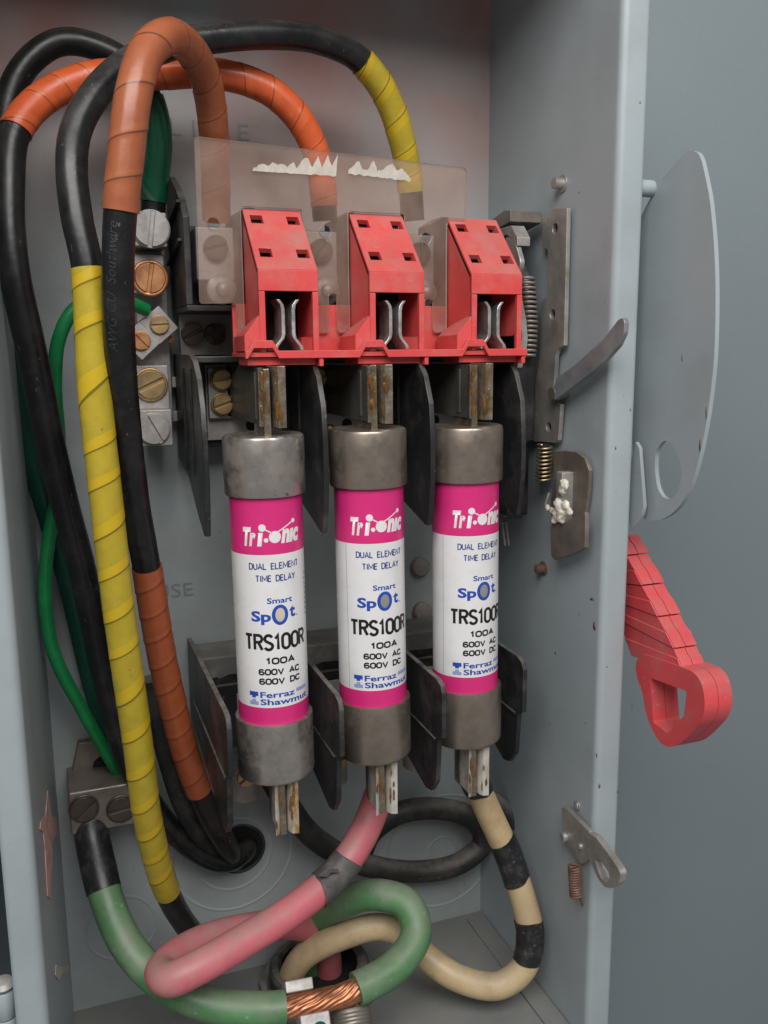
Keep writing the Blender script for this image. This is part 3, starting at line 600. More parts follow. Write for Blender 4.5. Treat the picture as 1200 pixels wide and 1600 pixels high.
    shape([[ring[i], ring[(i+1) % 36], hole[(i+1) % 36], hole[i]] for i in range(36)], 'blue')
    shape([hole], 'window_lit' if lit else 'window', 'indicator_window')
    caps('TRS100R', 0.0, 64.6, 29.5, 7.6, 0.64, 'ink')
    caps('100A', 1.2, 56.4, 13.0, 3.1, 0.38, 'ink')
    caps('600V AC', 0.8, 51.6, 18.8, 2.9, 0.34, 'ink')
    caps('600V DC', 0.9, 47.4, 18.8, 2.9, 0.34, 'ink')
    txt('Ferraz', -0.6, 41.4, 15.4, 2.7, 'blue', bold=0.24)
    txt('Shawmut', 3.4, 38.2, 23.4, 2.7, 'blue', bold=0.24)
    shape([[(-13.4, 40.8), (-9.2, 40.8), (-9.2, 42.7), (-13.4, 42.7)], [(-12.2, 40.0), (-10.4, 40.0), (-10.4, 40.8), (-12.2, 40.8)]], 'blue')
    shape([[(-13.4, 36.8), (-9.2, 36.8), (-9.2, 38.4), (-13.4, 38.4)], [(-12.2, 38.4), (-10.4, 38.4), (-10.4, 39.4), (-12.2, 39.4)], [(8.0, 41.0), (14.8, 41.0), (14.8, 42.6), (8.0, 42.6)]], 'paleblue')
    if seam is not None:
        shape([[(seam, 36), (seam+0.3, 36), (seam+0.3, 102), (seam, 102)]], 'seam', 'label_edge')
    for k in range(9):                      # the small upright print at the right of the label
        shape([[(17.2, 73+k*2.2), (17.9, 73+k*2.2), (17.9, 74.4+k*2.2), (17.2, 74.4+k*2.2)]], 'ink', 'small_print')
    return t
fuse(0, 'cartridge fuse with clean silver cap, nearest the taped cables on the left', math.radians(-3), True, 'ferrule', 'ferrule', None)
fuse(1, 'cartridge fuse between the two others, its top cap dented and browned', math.radians(-2), False, 'ferrule_dark', 'ferrule_dark', -16.2)
fuse(2, 'rightmost cartridge fuse, next to the switch mechanism', math.radians(2), False, 'ferrule_dark', 'ferrule_dark', -18.6)

# ================================================================== fuse blocks
XI = [93.2, 141.3, 189.4]
BX = [69.0, 117.0, 165.0, 213.0]
ub = thing('upper_fuse_block', 'black barriered block behind the upper ends of the fuses', 'fuse block', P(141, 0, 305))
b = MB(); b.box(70.5, 225, 6, 24, 300, 341); b.build('base', 'black_plastic', ub, bevel=0.6)
b = MB(); b.box(79.5, 226, 24.1, 26.5, 303.5, 339); b.build('mounting_plate', 'plate', ub, bevel=0.3)
b = MB(); b.box(70.3, 226, 8, 50, 340.2, 343); b.build('shelf', 'black_plastic', ub, bevel=0.5)
b = MB(); b.box(70.6, 98.5, 9, 13.5, 343.4, 364.5); b.build('terminal_plate', 'plate', ub, bevel=0.3)
screw('screw', at(300, 522, 13.6)*1.0, 5.3, 3.2, 'dark_screw', ub, slot=28)
screw('screw', at(335, 522, 13.6), 5.0, 3.0, 'dark_screw', ub, slot=0, phillips=True)
for i, x in enumerate(BX):
    e = (0, 12, 14, 8)[i]
    poly = [(7, 344), (52, 344)]+[(58+e*0.5, 344), (68+e, 341), (76+e, 334), (82+e, 322), (84+e, 305), (84+e, 290), (82+e, 276), (80+e, 268)]+[(77+e, 268), (60, 276), (40, 288), (7, 294)]
    b = MB(); b.prism(poly, lambda Y, z: P(x-1.25, Y, z), (2.5, 0, 0)); b.build('barrier', 'black_plastic', ub, bevel=0.45)
    for k in range(2):
        b = MB(); b.box(x-2.2, x-1.0, 40+k*20, 41.2+k*20, 292, 338); b.build('barrier_rib', 'black_plastic', ub, bevel=0.2)
for x, z in ((90.5, 312), (139, 311), (187, 311)):
    c = P(x+10, 26.6, z-2); b = MB(); b.lathe(c, (0, -1, 0), [(2.6, 0), (2.6, 0.12)], 20); b.build('mounting_hole', 'dark', ub, origin=c)
c = P(140, 26.6, 306.5); b = MB(); b.lathe(c, (0, -1, 0), [(2.8, 0), (2.6, 0.8), (1.6, 1.6), (0.6, 1.7)], 20); b.build('rivet', 'brass', ub, origin=c)

def clip(name, label, xi, z0, z1, up, group, m_):
    """terminal strap screwed to the block and two spring jaws that grip the blade"""
    t = thing(name, label, 'fuse clip', P(xi, 28, z0), group); zc = (z0+z1)/2
    if up:
        b = MB(); b.box(xi-13.5, xi-1.0, 26.7, 30.2, z0-1, z1-1); b.build('terminal_plate', 'plate', t, bevel=0.4)
        # strap curving forward out of the plate
        pr = [(xi-4.6, 30.4), (xi-3.9, 31.0), (xi-3.4, 32.2), (xi-3.1, 34.5), (xi-2.95, 40), (xi-2.9, 60), (xi-2.9, 91)]
        b = MB()
        for (xa, Ya), (xb, Yb) in zip(pr, pr[1:]):
            b.add([P(xa, Ya, z0), P(xb, Yb, z0), P(xb, Yb, z1), P(xa, Ya, z1), P(xa+0.8, Ya, z0), P(xb+0.8, Yb, z0), P(xb+0.8, Yb, z1), P(xa+0.8, Ya, z1)],
                  [(0,1,2,3), (4,7,6,5), (0,4,5,1), (3,2,6,7), (0,3,7,4), (1,5,6,2)])
        b.build('strap', 'strap', t)
        for k, zz in enumerate((z1-6.3, z0+5.6)): screw('screw', P(xi-7.4, 30.2, zz), 4.5, 3.4, 'brass', t, slot=(14, 18)[k], rim=0.6)
    else:
        b = MB(); b.box(xi-7.5, xi+6, 30.5, 34, z0-2, z1+18); b.build('terminal_plate', 'plate', t, bevel=0.4)
        b = MB(); b.lathe(P(xi-6, 36, z0+2), (0, 0, -1), [(7, 0), (7.4, 1), (7.4, 13), (6.6, 14)], 24); b.build('cable_lug', 'plate', t, bevel=0.4)
        screw('screw', P(xi-6.5, 43.4, z0+3.2), 4.6, 3.0, 'brass', t, slot=30)
    for sg in (-1, 1):
        x1 = xi+sg*1.75; bb = MB()
        # the jaw lies along the blade and its front lip turns outward
        wl = (3.2 if sg < 0 else 4.6) if up else (2.8 if sg < 0 else 4.2)
        prof = [(0, 84), (0, 92), (0.4*sg, 95.5), (1.4*sg, 97.4), (wl*sg, 98.2)]
        th = [(1.1*sg, 0)]*3+[(0.6*sg, -1.1)]+[(0, -1.3)]
        zt = z1+(0.6 if sg > 0 else 0); zb = z0-(0.8 if sg > 0 else 0)
        A = [(x1+q[0], q[1]) for q in prof]; B = [(x1+q[0]+d[0], q[1]+d[1]) for q, d in zip(prof, th)]
        n = len(A); pl = A+B[::-1]
        bb.prism(pl, lambda x, Y: P(x, Y, zb), (0, 0, zt-zb)); bb.build('jaw', m_, t, bevel=0.25)
    b = MB(); b.box(xi-3.4, xi+3.4, 81, 84.2, z0+2, z1-2); b.build('jaw_bridge', 'strap', t, bevel=0.3)
    b = MB(); rg = random.Random(int(xi*7+z0))
    for k in range(18 if up else 8):        # grease squeezed out along the jaws
        sgn = 1 if rg.random() < 0.55 else -1
        b.sphere(P(xi+sgn*rg.uniform(1.9, 4.4), 98.3, rg.uniform(z0+3, z1-3)), rg.uniform(0.4, 0.75), (0.8, 0.45, rg.uniform(2.0, 5.5)), 7, 0.5)
    b.build('grease', 'amber', t)
    return t
for i, wd in enumerate(('left fuse by the brass screws', 'middle fuse', 'right fuse by the mechanism')):
    clip('fuse_clip', 'amber greased clip on the top blade of the '+wd, fuse_ax[i][0].x+0.7, 315, 338.5, True, 'upper fuse clips', 'clip')

lb = thing('lower_fuse_block', 'black block with slanting barriers under the lower ends of the fuses', 'fuse block', P(141, 0, 150))
b = MB(); b.box(70.4, 211.6, 5, 30, 152, 197); b.build('base', 'grey_plastic', lb, bevel=1.2)
b = MB(); b.box(72, 210, 30.1, 33, 150, 183); b.build('base_step', 'black_plastic', lb, bevel=0.5)
for i, x in enumerate(BX):
    e = (2, 1, 0, -13)[i]; dn = (0, 0, 0, 0)[i]
    poly = [(6, 201), (104+e, 200), (108.5+e, 198.5), (110.5+e, 195), (110.5+e, 174), (106+e, 171.5), (104+e, 150), (98+e, 143), (92+e, 141.5), (60, 150), (6, 158)]
    b = MB(); b.prism(poly, lambda Y, z: P(x-1.2, Y, z), (2.4, 0, 0)); br = b.build('barrier', 'black_plastic', lb, bevel=0.5)
    for sg in (-1, 1):
        b = MB(); b.prism([(24, 173.5), (104+e, 171.5), (104+e, 170.2), (24, 172.2)], lambda Y, z: P(x+sg*1.15, Y, z), (sg*0.9, 0, 0)); b.build('barrier_rib', 'black_plastic', lb, bevel=0.2)
for k in range(3):
    b = MB(); x = XI[k]
    b.prism([(x-19, 183.2), (x-19, 186), (x-15, 187), (x-14, 186), (x-9, 187.5), (x+6, 187), (x+12, 186), (x+12, 183.2)], lambda X, z: P(X, 30.05, z), (0, -0.7, 0)); b.build('moulding_lip', 'black_plastic', lb)
for i, wd in enumerate(('left fuse, over the dusty knockouts', 'middle fuse, above the pink cable', 'right fuse, above the cream cable')):
    clip('fuse_clip', 'silver clip stained amber on the bottom blade of the '+wd, fuse_ax[i][1].x+0.5, 135.5, 160, False, 'lower fuse clips', 'clip_white')

# ================================================================== line side: black base, lugs, clear shield, red carriage
ln = thing('line_terminal_block', 'black terminal base with lugs, half hidden behind the clear dusty shield', 'terminal block', P(150, 0, 365))
b = MB(); b.prism([(5, 420), (16, 424), (30, 418), (44, 410), (52, 402), (52, 365), (5, 365)], lambda Y, z: P(68.6, Y, z), (3, 0, 0)); b.build('end_plate', 'black_plastic', ln, bevel=0.5)
for k, z in enumerate((404, 388)):
    b = MB(); b.prism([(8, z-3), (48, z+4), (48, z+5.2), (8, z-1.8)], lambda Y, zz: P(66.8, Y, zz), (1.9, 0, 0)); b.build('rib', 'black_plastic', ln, bevel=0.2)
b = MB(); b.box(71.8, 228, 4, 22, 365, 402); b.build('base', 'grey_plastic', ln, bevel=0.8)
b = MB(); b.box(68.6, 97.5, 14.2, 53, 362.4, 364.8); b.build('shelf', 'black_plastic', ln, bevel=0.4)
for i, x in enumerate((83.5, 131.5, 180.5)):
    b = MB(); b.box(x-8.5, x+8.5, 22.2, 44, 376, 399); lg = b.build('lug', 'alu', ln, bevel=0.8)
    screw('screw', P(x, 44, 390), 5.4, 3.0, 'dark_screw', lg, slot=15+40*i)
    c = P(x+1.5, 44, 372); b = MB(); b.lathe(c, (0, -1, 0), [(6.5, -20), (6.5, 4), (5.2, 5), (3, 5.4), (2.8, 8), (1.5, 9)], 24); b.build('stud', 'alu', ln, origin=c)
for i, x in enumerate((83.5, 131.5, 180.5)):
    b = MB(); b.prism([(x+9, 366), (x+9, 405), (x+16, 409), (x+20, 409), (x+20, 366)], lambda X, z: P(X, 22.2, z), (0, -14, 0)); b.build('divider', 'black_plastic', ln, bevel=0.5)

SHY = 61.0
def on_shield(px, py): q = at(px, py, SHY); return (q.x, q.z)
out = [(303, 216), (306, 212), (726, 262), (729, 265), (727, 344), (724, 347), (702, 346), (700, 349), (699, 516), (667, 514), (664, 511), (664, 372)]
sh = thing('clear_shield', 'dusty clear plastic guard with torn paper strips over the terminals', 'shield', at(515, 480, SHY), None)
HX = [92.7+47.9*i for i in range(3)]; HW = 25.2
def rnd(pts, r=2.0):                        # round the corners of a polygon
    res = []; n = len(pts)
    for i in range(n):
        p0, p1, p2 = Vector(pts[i-1]), Vector(pts[i]), Vector(pts[(i+1) % n]); a = (p0-p1); c_ = (p2-p1)
        rr_ = min(r, a.length*0.45, c_.length*0.45); q0 = p1+a.normalized()*rr_; q1 = p1+c_.normalized()*rr_
        for k in range(5):
            t = k/4; res.append(tuple(q0.lerp(p1, t).lerp(p1.lerp(q1, t), t)))
    return res
zb_, zt_ = 353.0, 365.5
tl, tr = on_shield(303, 213), on_shield(728, 263); bl = on_shield(312, 475)
hood_top = 405.6
g = 0.9
poly = [tl, tr, (tr[0]-0.4, 402.6), (HX[2]-g, 402.6), (HX[2]-g, zb_), (HX[1]+HW+g+6.5+7.6, zb_),
        (HX[1]+HW+g+6.5+7.6, 368), (HX[1]+HW+g+6.5+3.2, 368), (HX[1]+HW+g+6.5+3.2, zb_), (HX[1]+HW+g+1.5, zb_), (HX[1]+HW+g, 356), (HX[1]+HW+g, hood_top), (HX[1]-g, hood_top), (HX[1]-g, zb_),
        (HX[0]+HW+g+6.5+8.6, zb_), (HX[0]+HW+g+6.5+8.6, 370), (HX[0]+HW+g+6.5+4.6, 370), (HX[0]+HW+g+6.5+4.6, zb_), (HX[0]+HW+g+1.5, zb_), (HX[0]+HW+g, 356), (HX[0]+HW+g, hood_top), (HX[0]-g, hood_top),
        (HX[0]-g, 356), (HX[0]-2, 350), (HX[0]-3.6, 351), (HX[0]-4.6, bl[1]+0.5), bl]
holes = [circle(*on_shield(333, 350), 2.7, 16), circle(*on_shield(508, 362), 2.7, 16), circle(*on_shield(665, 373), 2.7, 16)]
b = MB(); b.plate(rnd(poly, 1.6), holes, lambda x, z: P(x, SHY-0.8, z), (0, -1.6, 0), 0, 1); b.build('guard_sheet', ['shield', 'shield_edge'], sh, smooth=30)
def ragged(x0, x1, y0, y1, hs, seed):       # lower edge nearly straight, upper edge torn: tall spikes with fibres between
    n = 90; low = []; high = []
    for i in range(n+1):
        u = i/n; x = x0+(x1-x0)*u; k = u*(len(hs)-1); j = min(int(k), len(hs)-2); h = hs[j]+(hs[j+1]-hs[j])*(k-j)
        q = noise.noise(Vector((u*38, seed, 0)))*3.2+noise.noise(Vector((u*90, seed+3, 0)))*2.2
        base = y0+(y1-y0)*u; low.append((x, base+noise.noise(Vector((u*14, seed+9, 0)))*2.4)); high.append((x+0.08*h, base-max(2.0, h+q)))
    return low+high[::-1]
for pts_ in (ragged(394, 524, 268, 276, (3, 9, 13, 9, 16, 12, 14, 10, 18, 8, 24, 26, 10, 30, 12, 32, 14, 34), 1.0), ragged(543, 640, 272, 284, (5, 14, 22, 8, 10, 26, 10, 12, 20, 24, 14, 18, 12, 3), 5.0)):
    q = [on_shield(*p) for p in pts_]; c = at(sum(p[0] for p in pts_)/len(pts_), sum(p[1] for p in pts_)/len(pts_), SHY+1)
    b = MB(); b.plate(q, [], lambda x, z: P(x, SHY+0.85, z), (0, -0.25, 0)); b.build('torn_paper', 'torn', sh, origin=c)

rc = thing('red_switch_carriage', 'red moulded plastic carriage with three hooded contact openings', 'switch carriage', P(150, 60, 343), None)
th = 1.7
for i, x0 in enumerate(HX):
    x1 = x0+HW; hd = thing('hood', '', '', P(x0, 60, 345)); del hd['label']; del hd['category']
    hd.parent = rc; hd.location = (P(x0, 60, 345)-P(150, 60, 343))*S
    # sloping face with its four square holes
    top = Vector(P(0, 60, 405)); bot = Vector(P(0, 86, 378)); dv = (bot-top); ln_ = dv.length; dvn = dv.normalized(); nrm = Vector((1, 0, 0)).cross(dvn); nrm = nrm if nrm.y < 0 else -nrm
    sq = []
    for u, v in ((0.10, 0.18), (0.73, 0.18), (0.10, 0.74), (0.73, 0.74)):
        ux, vv = x0+u*HW, v*ln_; sq.append([(ux, vv-2.6), (ux+5.2, vv-2.6), (ux+5.2, vv+2.6), (ux, vv+2.6)])
    b = MB(); b.plate([(x0, 0), (x1, 0), (x1, ln_), (x0, ln_)], sq, lambda x, v: Vector((x, 0, 0))+top+dvn*v, -nrm*2.6); b.build('sloping_face', 'red', hd, bevel=0.25)
    for k, q in enumerate(sq):              # floor of each square pocket
        b = MB(); cu = (q[0][0]+q[1][0])/2; cv = (q[0][1]+q[2][1])/2
        b.obox(Vector((cu, 0, 0))+top+dvn*cv-nrm*5.4, Vector((3.4, 0, 0)), dvn*3.6, nrm*0.4); b.build('pocket_floor', 'steel_dark', hd)
    for xs in (x0, x1-th):
        b = MB(); b.prism([(60.2, 403.4), (85.2, 377.4), (85.2, 352.5), (80.5, 351), (60.2, 351)], lambda Y, z: P(xs, Y, z), (th, 0, 0)); b.build('side_wall', 'red', hd, bevel=0.2)
    b = MB(); b.box(x0, x1, 84.2, 86.3, 369.2, 377.8); b.build('lintel', 'red', hd, bevel=0.3)
    for xs, wd in ((x0, 2.6), (x1-2.6, 2.6)):
        b = MB(); b.box(xs, xs+wd, 84.3, 86.6, 344.8, 369.0); b.build('door_post', 'red', hd, bevel=0.3)
    # flared foot to the left of the opening
    b = MB(); b.add([P(x0-6, 62, 345), P(x0-6, 84, 345), P(x0+1.8, 86.8, 345), P(x0+1.8, 62, 345), P(x0-6, 62, 351), P(x0-6, 84, 351.5), P(x0+1.8, 86.8, 362), P(x0+1.8, 62, 357)],
                    [(0,1,2,3), (4,7,6,5), (0,4,5,1), (1,5,6,2), (2,6,7,3), (0,3,7,4)]); b.build('foot', 'red', hd, bevel=0.3)
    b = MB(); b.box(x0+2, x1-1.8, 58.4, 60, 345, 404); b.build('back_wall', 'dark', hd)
    # pair of bent contact springs inside the opening
    for sg, xc in ((-1, x0+9.2), (1, x0+15.4)):
        pr = [(-3.0*sg, 345.2), (-2.4*sg, 347), (0.5*sg, 350.2), (1.0*sg, 352), (1.0*sg, 361.8), (0.5*sg, 364), (-1.3*sg, 366.2)]
        b = MB(); A = [(xc-q[0]*0.9, q[1]) for q in pr]; B = [(x+1.7, z) for x, z in A]
        b.prism(A+B[::-1], lambda x, z: P(x, 70, z), (0, -12.5, 0)); b.build('contact_spring', 'silver', hd, bevel=0.4)
# rail that joins the hoods
b = MB(); b.box(87, 214.2, 57.6, 59.4, 343, 365.2); b.build('rail_wall', 'red', rc, bevel=0.2)
b = MB(); b.box(86.4, 214.6, 57.6, 86.5, 342.6, 344.4); b.build('rail_floor', 'red', rc, bevel=0.2)
pts_top = [(86.0, 345.2)]; pts_bot = [(86.0, 342.0)]
for xc in XI:
    for dx, dz in ((-6.2, 0), (-3.6, 4.2), (4.2, 4.2), (6.8, 0)):
        pts_top.append((xc+dx, 345.2+dz)); pts_bot.append((xc+dx, 342.0+dz))
pts_top.append((215.8, 345.2)); pts_bot.append((215.8, 342.0))
b = MB(); b.prism(pts_top+pts_bot[::-1], lambda x, z: P(x, 86.6, z), (0, -2.0, 0)); b.build('front_lip', 'red', rc, bevel=0.3)
for x0 in HX:
    b = MB(); b.box(x0+HW-0.6, x0+HW+1.3, 78, 88, 338.6, 343.2); b.build('lip_tab', 'red', rc, bevel=0.3)
    b = MB(); b.box(x0-5, x0+HW-0.8, 66, 84, 339.2, 342.4); b.build('skirt', 'red', rc, bevel=0.3)

# ================================================================== neutral bar on the left
nb = thing('neutral_bar', 'upright aluminium lug bar with slotted screws behind the black cable', 'terminal bar', at(240, 690, 10))
def face(px0, py0, px1, py1, Y): a = at(px0, py0, Y); c = at(px1, py1, Y); return a.x, c.x, c.z, a.z
x0, x1, z0, z1 = face(204, 332, 271, 655, 12); b = MB(); b.box(x0, x1, 4, 12, z0, z1); b.build('bar', 'alu', nb, bevel=0.5)
for k, (px, py) in enumerate(((271, 425), (271, 597), (270, 650))):
    c = at(px, py, 9); b = MB(); b.box(c.x-1, c.x+2.2, 5, 11, c.z-2.6, c.z+2.6); b.build('bar_nub', 'alu', nb, bevel=0.5)
def lug(px0, py0, px1, py1, Yb, Yf, sp, sr, mt, slot, rim=0.5, pm='alu'):
    x0, x1, z0, z1 = face(px0, py0, px1, py1, Yf); b = MB(); b.box(x0, x1, Yb, Yf, z0, z1); l = b.build('lug', pm, nb, bevel=0.6)
    screw('screw', at(*sp, Yf), sr, 2.4, mt, l, slot=slot, rim=rim); return l
lug(206, 330, 262, 386, 12.1, 34, (236, 358), 7.6, 'alu', 82, 0.5)
lug(200, 396, 259, 459, 12.1, 26, (234, 435), 6.6, 'copper_screw', 80, 1.1)
lug(208, 571, 266, 641, 12.1, 20, (235, 601), 6.6, 'brass', 25, 0.9)
lug(218, 641, 271, 696, 12.1, 34, (240, 670), 6.8, 'alu', -62, 0.5)
for px, py, mt, sl, ang in ((249, 508, 'brass', 4, 40), (220, 533, 'copper_screw', -48, 42)):
    c = at(px, py, 26); a = math.radians(ang); d1 = Vector((math.cos(a), 0, math.sin(a))); d2 = Vector((-math.sin(a), 0, math.cos(a)))
    b = MB(); b.obox(c+Vector((0, 6.5, 0)), d1*5.8, Vector((0, 6.5, 0)), d2*6.6); l = b.build('lug', 'alu', nb, bevel=0.5, origin=c)
    screw('screw', c, 3.9, 1.6, mt, l, slot=sl, rim=0.35)
c = at(231, 487, 24)
for k in range(7):
    a = at(236+2*math.sin(k*2.1), 490+2.5*math.cos(k*1.7), 24+k % 3); e_ = at(226+3*math.sin(k), 484+5*math.cos(k*2.3), 24+k % 2)
    b = MB(); b.cyl(a, e_, 0.6, 8); b.build('copper_strand', 'copper', nb)
    a = at(262+2*math.sin(k*2.1), 522+2*math.cos(k), 22+k % 3); e_ = at(268+3*math.sin(k*1.3), 533+3*math.cos(k*2.3), 22+k % 2); b = MB(); b.cyl(a, e_, 0.6, 8); b.build('copper_strand', 'copper', nb)

# ================================================================== ground lug, bottom left
gl = thing('ground_lug', 'dirty steel ground lug with two screw holes near the bottom left corner', 'lug', at(150, 1290, 0))
b = MB(); q = [at(*p, 6) for p in ((122, 1162), (196, 1150), (212, 1228), (106, 1238))]
b.add(q+[p+Vector((0, 5.5, 0)) for p in q], [(0,1,2,3), (7,6,5,4), (0,4,5,1), (1,5,6,2), (2,6,7,3), (3,7,4,0)]); b.build('tongue', 'steel_dark', gl, bevel=0.5)
x0, x1, z0, z1 = face(106, 1240, 214, 1288, 30); b = MB(); b.box(x0, x1, 0.2, 30, z0, z1); b.build('barrel', 'steel_dark', gl, bevel=1.2)
screw('screw', at(131, 1263, 30), 6.2, 1.6, 'dark_screw', gl, slot=40, rim=0.6); screw('screw', at(189, 1263, 30), 6.2, 1.6, 'dark_screw', gl, slot=8, rim=0.6)
c = at(136, 1222, 6.5); b = MB(); b.lathe(c, (0, -1, 0), [(4.6, 0), (4.6, 3), (3.2, 4.6), (1.0, 5)], 20); b.build('rusty_bolt', 'rusty', gl, origin=c)
c = at(162, 1196, 6.3); b = MB(); b.lathe(c, (0, -1, 0), [(5.2, 0), (5.2, 0.12)], 24); b.build('bolt_hole', 'dark', gl, origin=c)

# ================================================================== cables
def pts(rows): return [at(*r) for r in rows]
def cable(name, label, rows, r, cat='cable', material='rubber', n=28, span=None, seed=0.0):
    path = Path(pts(rows)); t = thing(name, label, cat, path.p[-1])
    a, e_ = span if span else (0, path.L)
    tube(path, a, e_, plain(r, 0.15, seed), n, 1.8, 14, 1, 'jacket', material, t); return t, path
# orange wraps the outermost cable over its arch
t, pa = cable('orange_taped_cable', 'black cable wrapped in orange tape over its arch, outermost on the left',
    [(508, 345, 38), (500, 262, 40), (474, 196, 42), (424, 144, 43), (345, 116, 43), (240, 116, 43), (140, 122, 47), (66, 155, 52), (24, 205, 58), (14, 300, 66), (22, 420, 70), (52, 560, 68), (92, 750, 60), (132, 905, 52), (164, 1060, 42), (198, 1180, 32), (245, 1268, 24), (300, 1325, 18), (350, 1346, 15), (380, 1332, 9), (386, 1320, -1)], 5.8)
tape_on(pa, pa.near(at(507, 320, 39)), pa.near(at(22, 204, 57)), 5.8, 'orange', t, pitch=13, hand=-1, lap=0.22)
# yellow
t, pb = cable('yellow_taped_cable', 'black cable wrapped in yellow tape along its front run and at its far end',
    [(645, 345, 36), (640, 285, 38), (628, 220, 42), (604, 150, 46), (560, 92, 50), (495, 62, 54), (415, 55, 58), (330, 60, 62), (262, 72, 66), (200, 100, 72), (150, 146, 80), (118, 205, 86), (112, 270, 92), (120, 340, 96), (137, 420, 99), (147, 600, 100), (168, 800, 99), (192, 1000, 94), (214, 1150, 86), (231, 1280, 74), (258, 1385, 56), (284, 1436, 40), (312, 1470, 24), (330, 1482, 8)], 5.7, seed=5)
tape_on(pb, pb.near(at(640, 300, 38)), pb.near(at(563, 95, 50)), 5.7, 'yellow', t, pitch=13.0, hand=-1)
tape_on(pb, pb.near(at(136, 418, 99)), pb.near(at(262, 1392, 54)), 5.7, 'yellow', t, pitch=18.0, hand=-1, lap=0.2)
# brown
t, pd = cable('brown_taped_cable', 'black cable arching highest at the left, brown tape at both ends',
    [(338, 345, 36), (337, 280, 42), (334, 205, 52), (322, 125, 66), (296, 76, 82), (262, 57, 98), (228, 84, 108), (208, 150, 114), (198, 230, 115), (188, 330, 114), (184, 450, 110), (191, 600, 100), (209, 770, 86), (229, 885, 76), (258, 1050, 62), (299, 1205, 47), (332, 1282, 36), (358, 1328, 20), (366, 1345, 2)], 5.8, seed=9)
tape_on(pd, 0.2, pd.near(at(187, 334, 114)), 5.8, 'brown', t, pitch=16, hand=-1, lap=0.25)
tape_on(pd, pd.near(at(229, 884, 76)), pd.near(at(311, 1232, 43)), 5.8, 'rust', t, pitch=13, hand=-1, lap=0.3)
# print along the jacket
bm = text_mesh('AWG CU  Southwire', 5.0, shear=0.25, align='RIGHT'); slice_x(bm, 1.5)
s_end = pd.near(at(186, 345, 113))
def jacket_pt(x, y):
    c, tt, u, v = pd.frame(s_end-x)         # reads upward
    view = (CAM-c); view = (view-tt*view.dot(tt)).normalized(); side = tt.cross(view)
    a = 0.12+y/5.95
    if side.x > 0: side = -side
    return c+(view*math.cos(a)+side*math.sin(a))*6.02
bm_out(bm, jacket_pt, 'lettering', 'print', t, pd.frame(s_end)[0])
# thin dark loop that ends in the top lug of the neutral bar
t, pe = cable('green_taped_wire', 'thin black wire looping behind the arches, green tape above the top lug',
    [(238, 345, 24), (241, 300, 25), (248, 235, 28), (240, 170, 29), (208, 108, 30), (152, 74, 30), (92, 66, 30), (36, 108, 30), (10, 172, 31), (3, 300, 32), (8, 450, 31), (20, 560, 29), (42, 680, 25), (78, 805, 20), (108, 905, 17), (150, 1080, 14), (184, 1185, 12)], 5.4, seed=13)
tube(pe, pe.near(at(240, 312, 25)), pe.near(at(232, 150, 29)), plain(5.9, 0.5, 3), 24, 1.2, 40, 1, 'tape', 'green_tape', t)
tube(pe, pe.near(at(3, 380, 32)), pe.L, plain(5.55, 0.1, 3), 20, 1.8, 14, 1, 'jacket', 'dark_green', t)
t, pf = cable('green_ground_wire', 'thin bright green wire curving down the left side to the ground lug',
    [(228, 484, 27), (205, 474, 32), (160, 464, 38), (116, 484, 41), (92, 530, 40), (86, 600, 36), (92, 690, 30), (88, 775, 30), (75, 850, 32), (70, 930, 34), (84, 1020, 33), (128, 1108, 28), (174, 1190, 20), (192, 1222, 12)], 3.0, 'wire', 'green_wire', 18, seed=2)
# pink
t, pp = cable('pink_cable', 'faded pink cable dropping from the middle fuse and doubling back at left',
    [(592, 1240, 66), (585, 1262, 66), (566, 1306, 70), (528, 1362, 76), (466, 1416, 84), (388, 1466, 92), (308, 1512, 99), (268, 1530, 98), (252, 1520, 88), (276, 1492, 74), (340, 1462, 58), (420, 1446, 44), (480, 1450, 32), (508, 1480, 25), (515, 1525, 20), (512, 1590, 12)], 7.4, material='pink', seed=21)
tube(pp, pp.near(at(545, 1340, 73)), pp.near(at(497, 1391, 80)), plain(7.95, 0.45, 6), 32, 0.8, 14, 1, 'tape', 'tape_grey', t, skew=2.6)
c = at(512, 1362, 84); b = MB(); b.prism([(-5, -1), (-1, 1.4), (4.5, 0.4), (5.2, -1.6), (1, -0.6), (-1, -2.4)], lambda x, z: c+Vector((x, 0.2*z, z)), (0.4, -0.7, 0.3)); b.build('tape_flap', 'tape_grey', t, bevel=0.1)
# cream
t, pc = cable('cream_cable', 'cream cable from the right fuse, black taped twice, looping over the floor',
    [(730, 1195, 70), (744, 1226, 70), (766, 1274, 72), (794, 1336, 76), (818, 1408, 81), (829, 1462, 85), (818, 1512, 86), (778, 1540, 84), (716, 1528, 76), (662, 1492, 64), (628, 1460, 56), (592, 1448, 52), (532, 1464, 46), (480, 1490, 39), (456, 1524, 30), (455, 1575, 18)], 6.9, material='cream', seed=31)
for a_, e_ in (((732, 1200, 70), (748, 1236, 70)), ((782, 1310, 74), (808, 1376, 79)), ((826, 1440, 83), (824, 1502, 86))):
    tube(pc, pc.near(at(*a_)), pc.near(at(*e_)), plain(7.4, 0.4, e_[0]), 32, 0.8, 14, 1, 'tape', 'tape_black', t, skew=1.6)
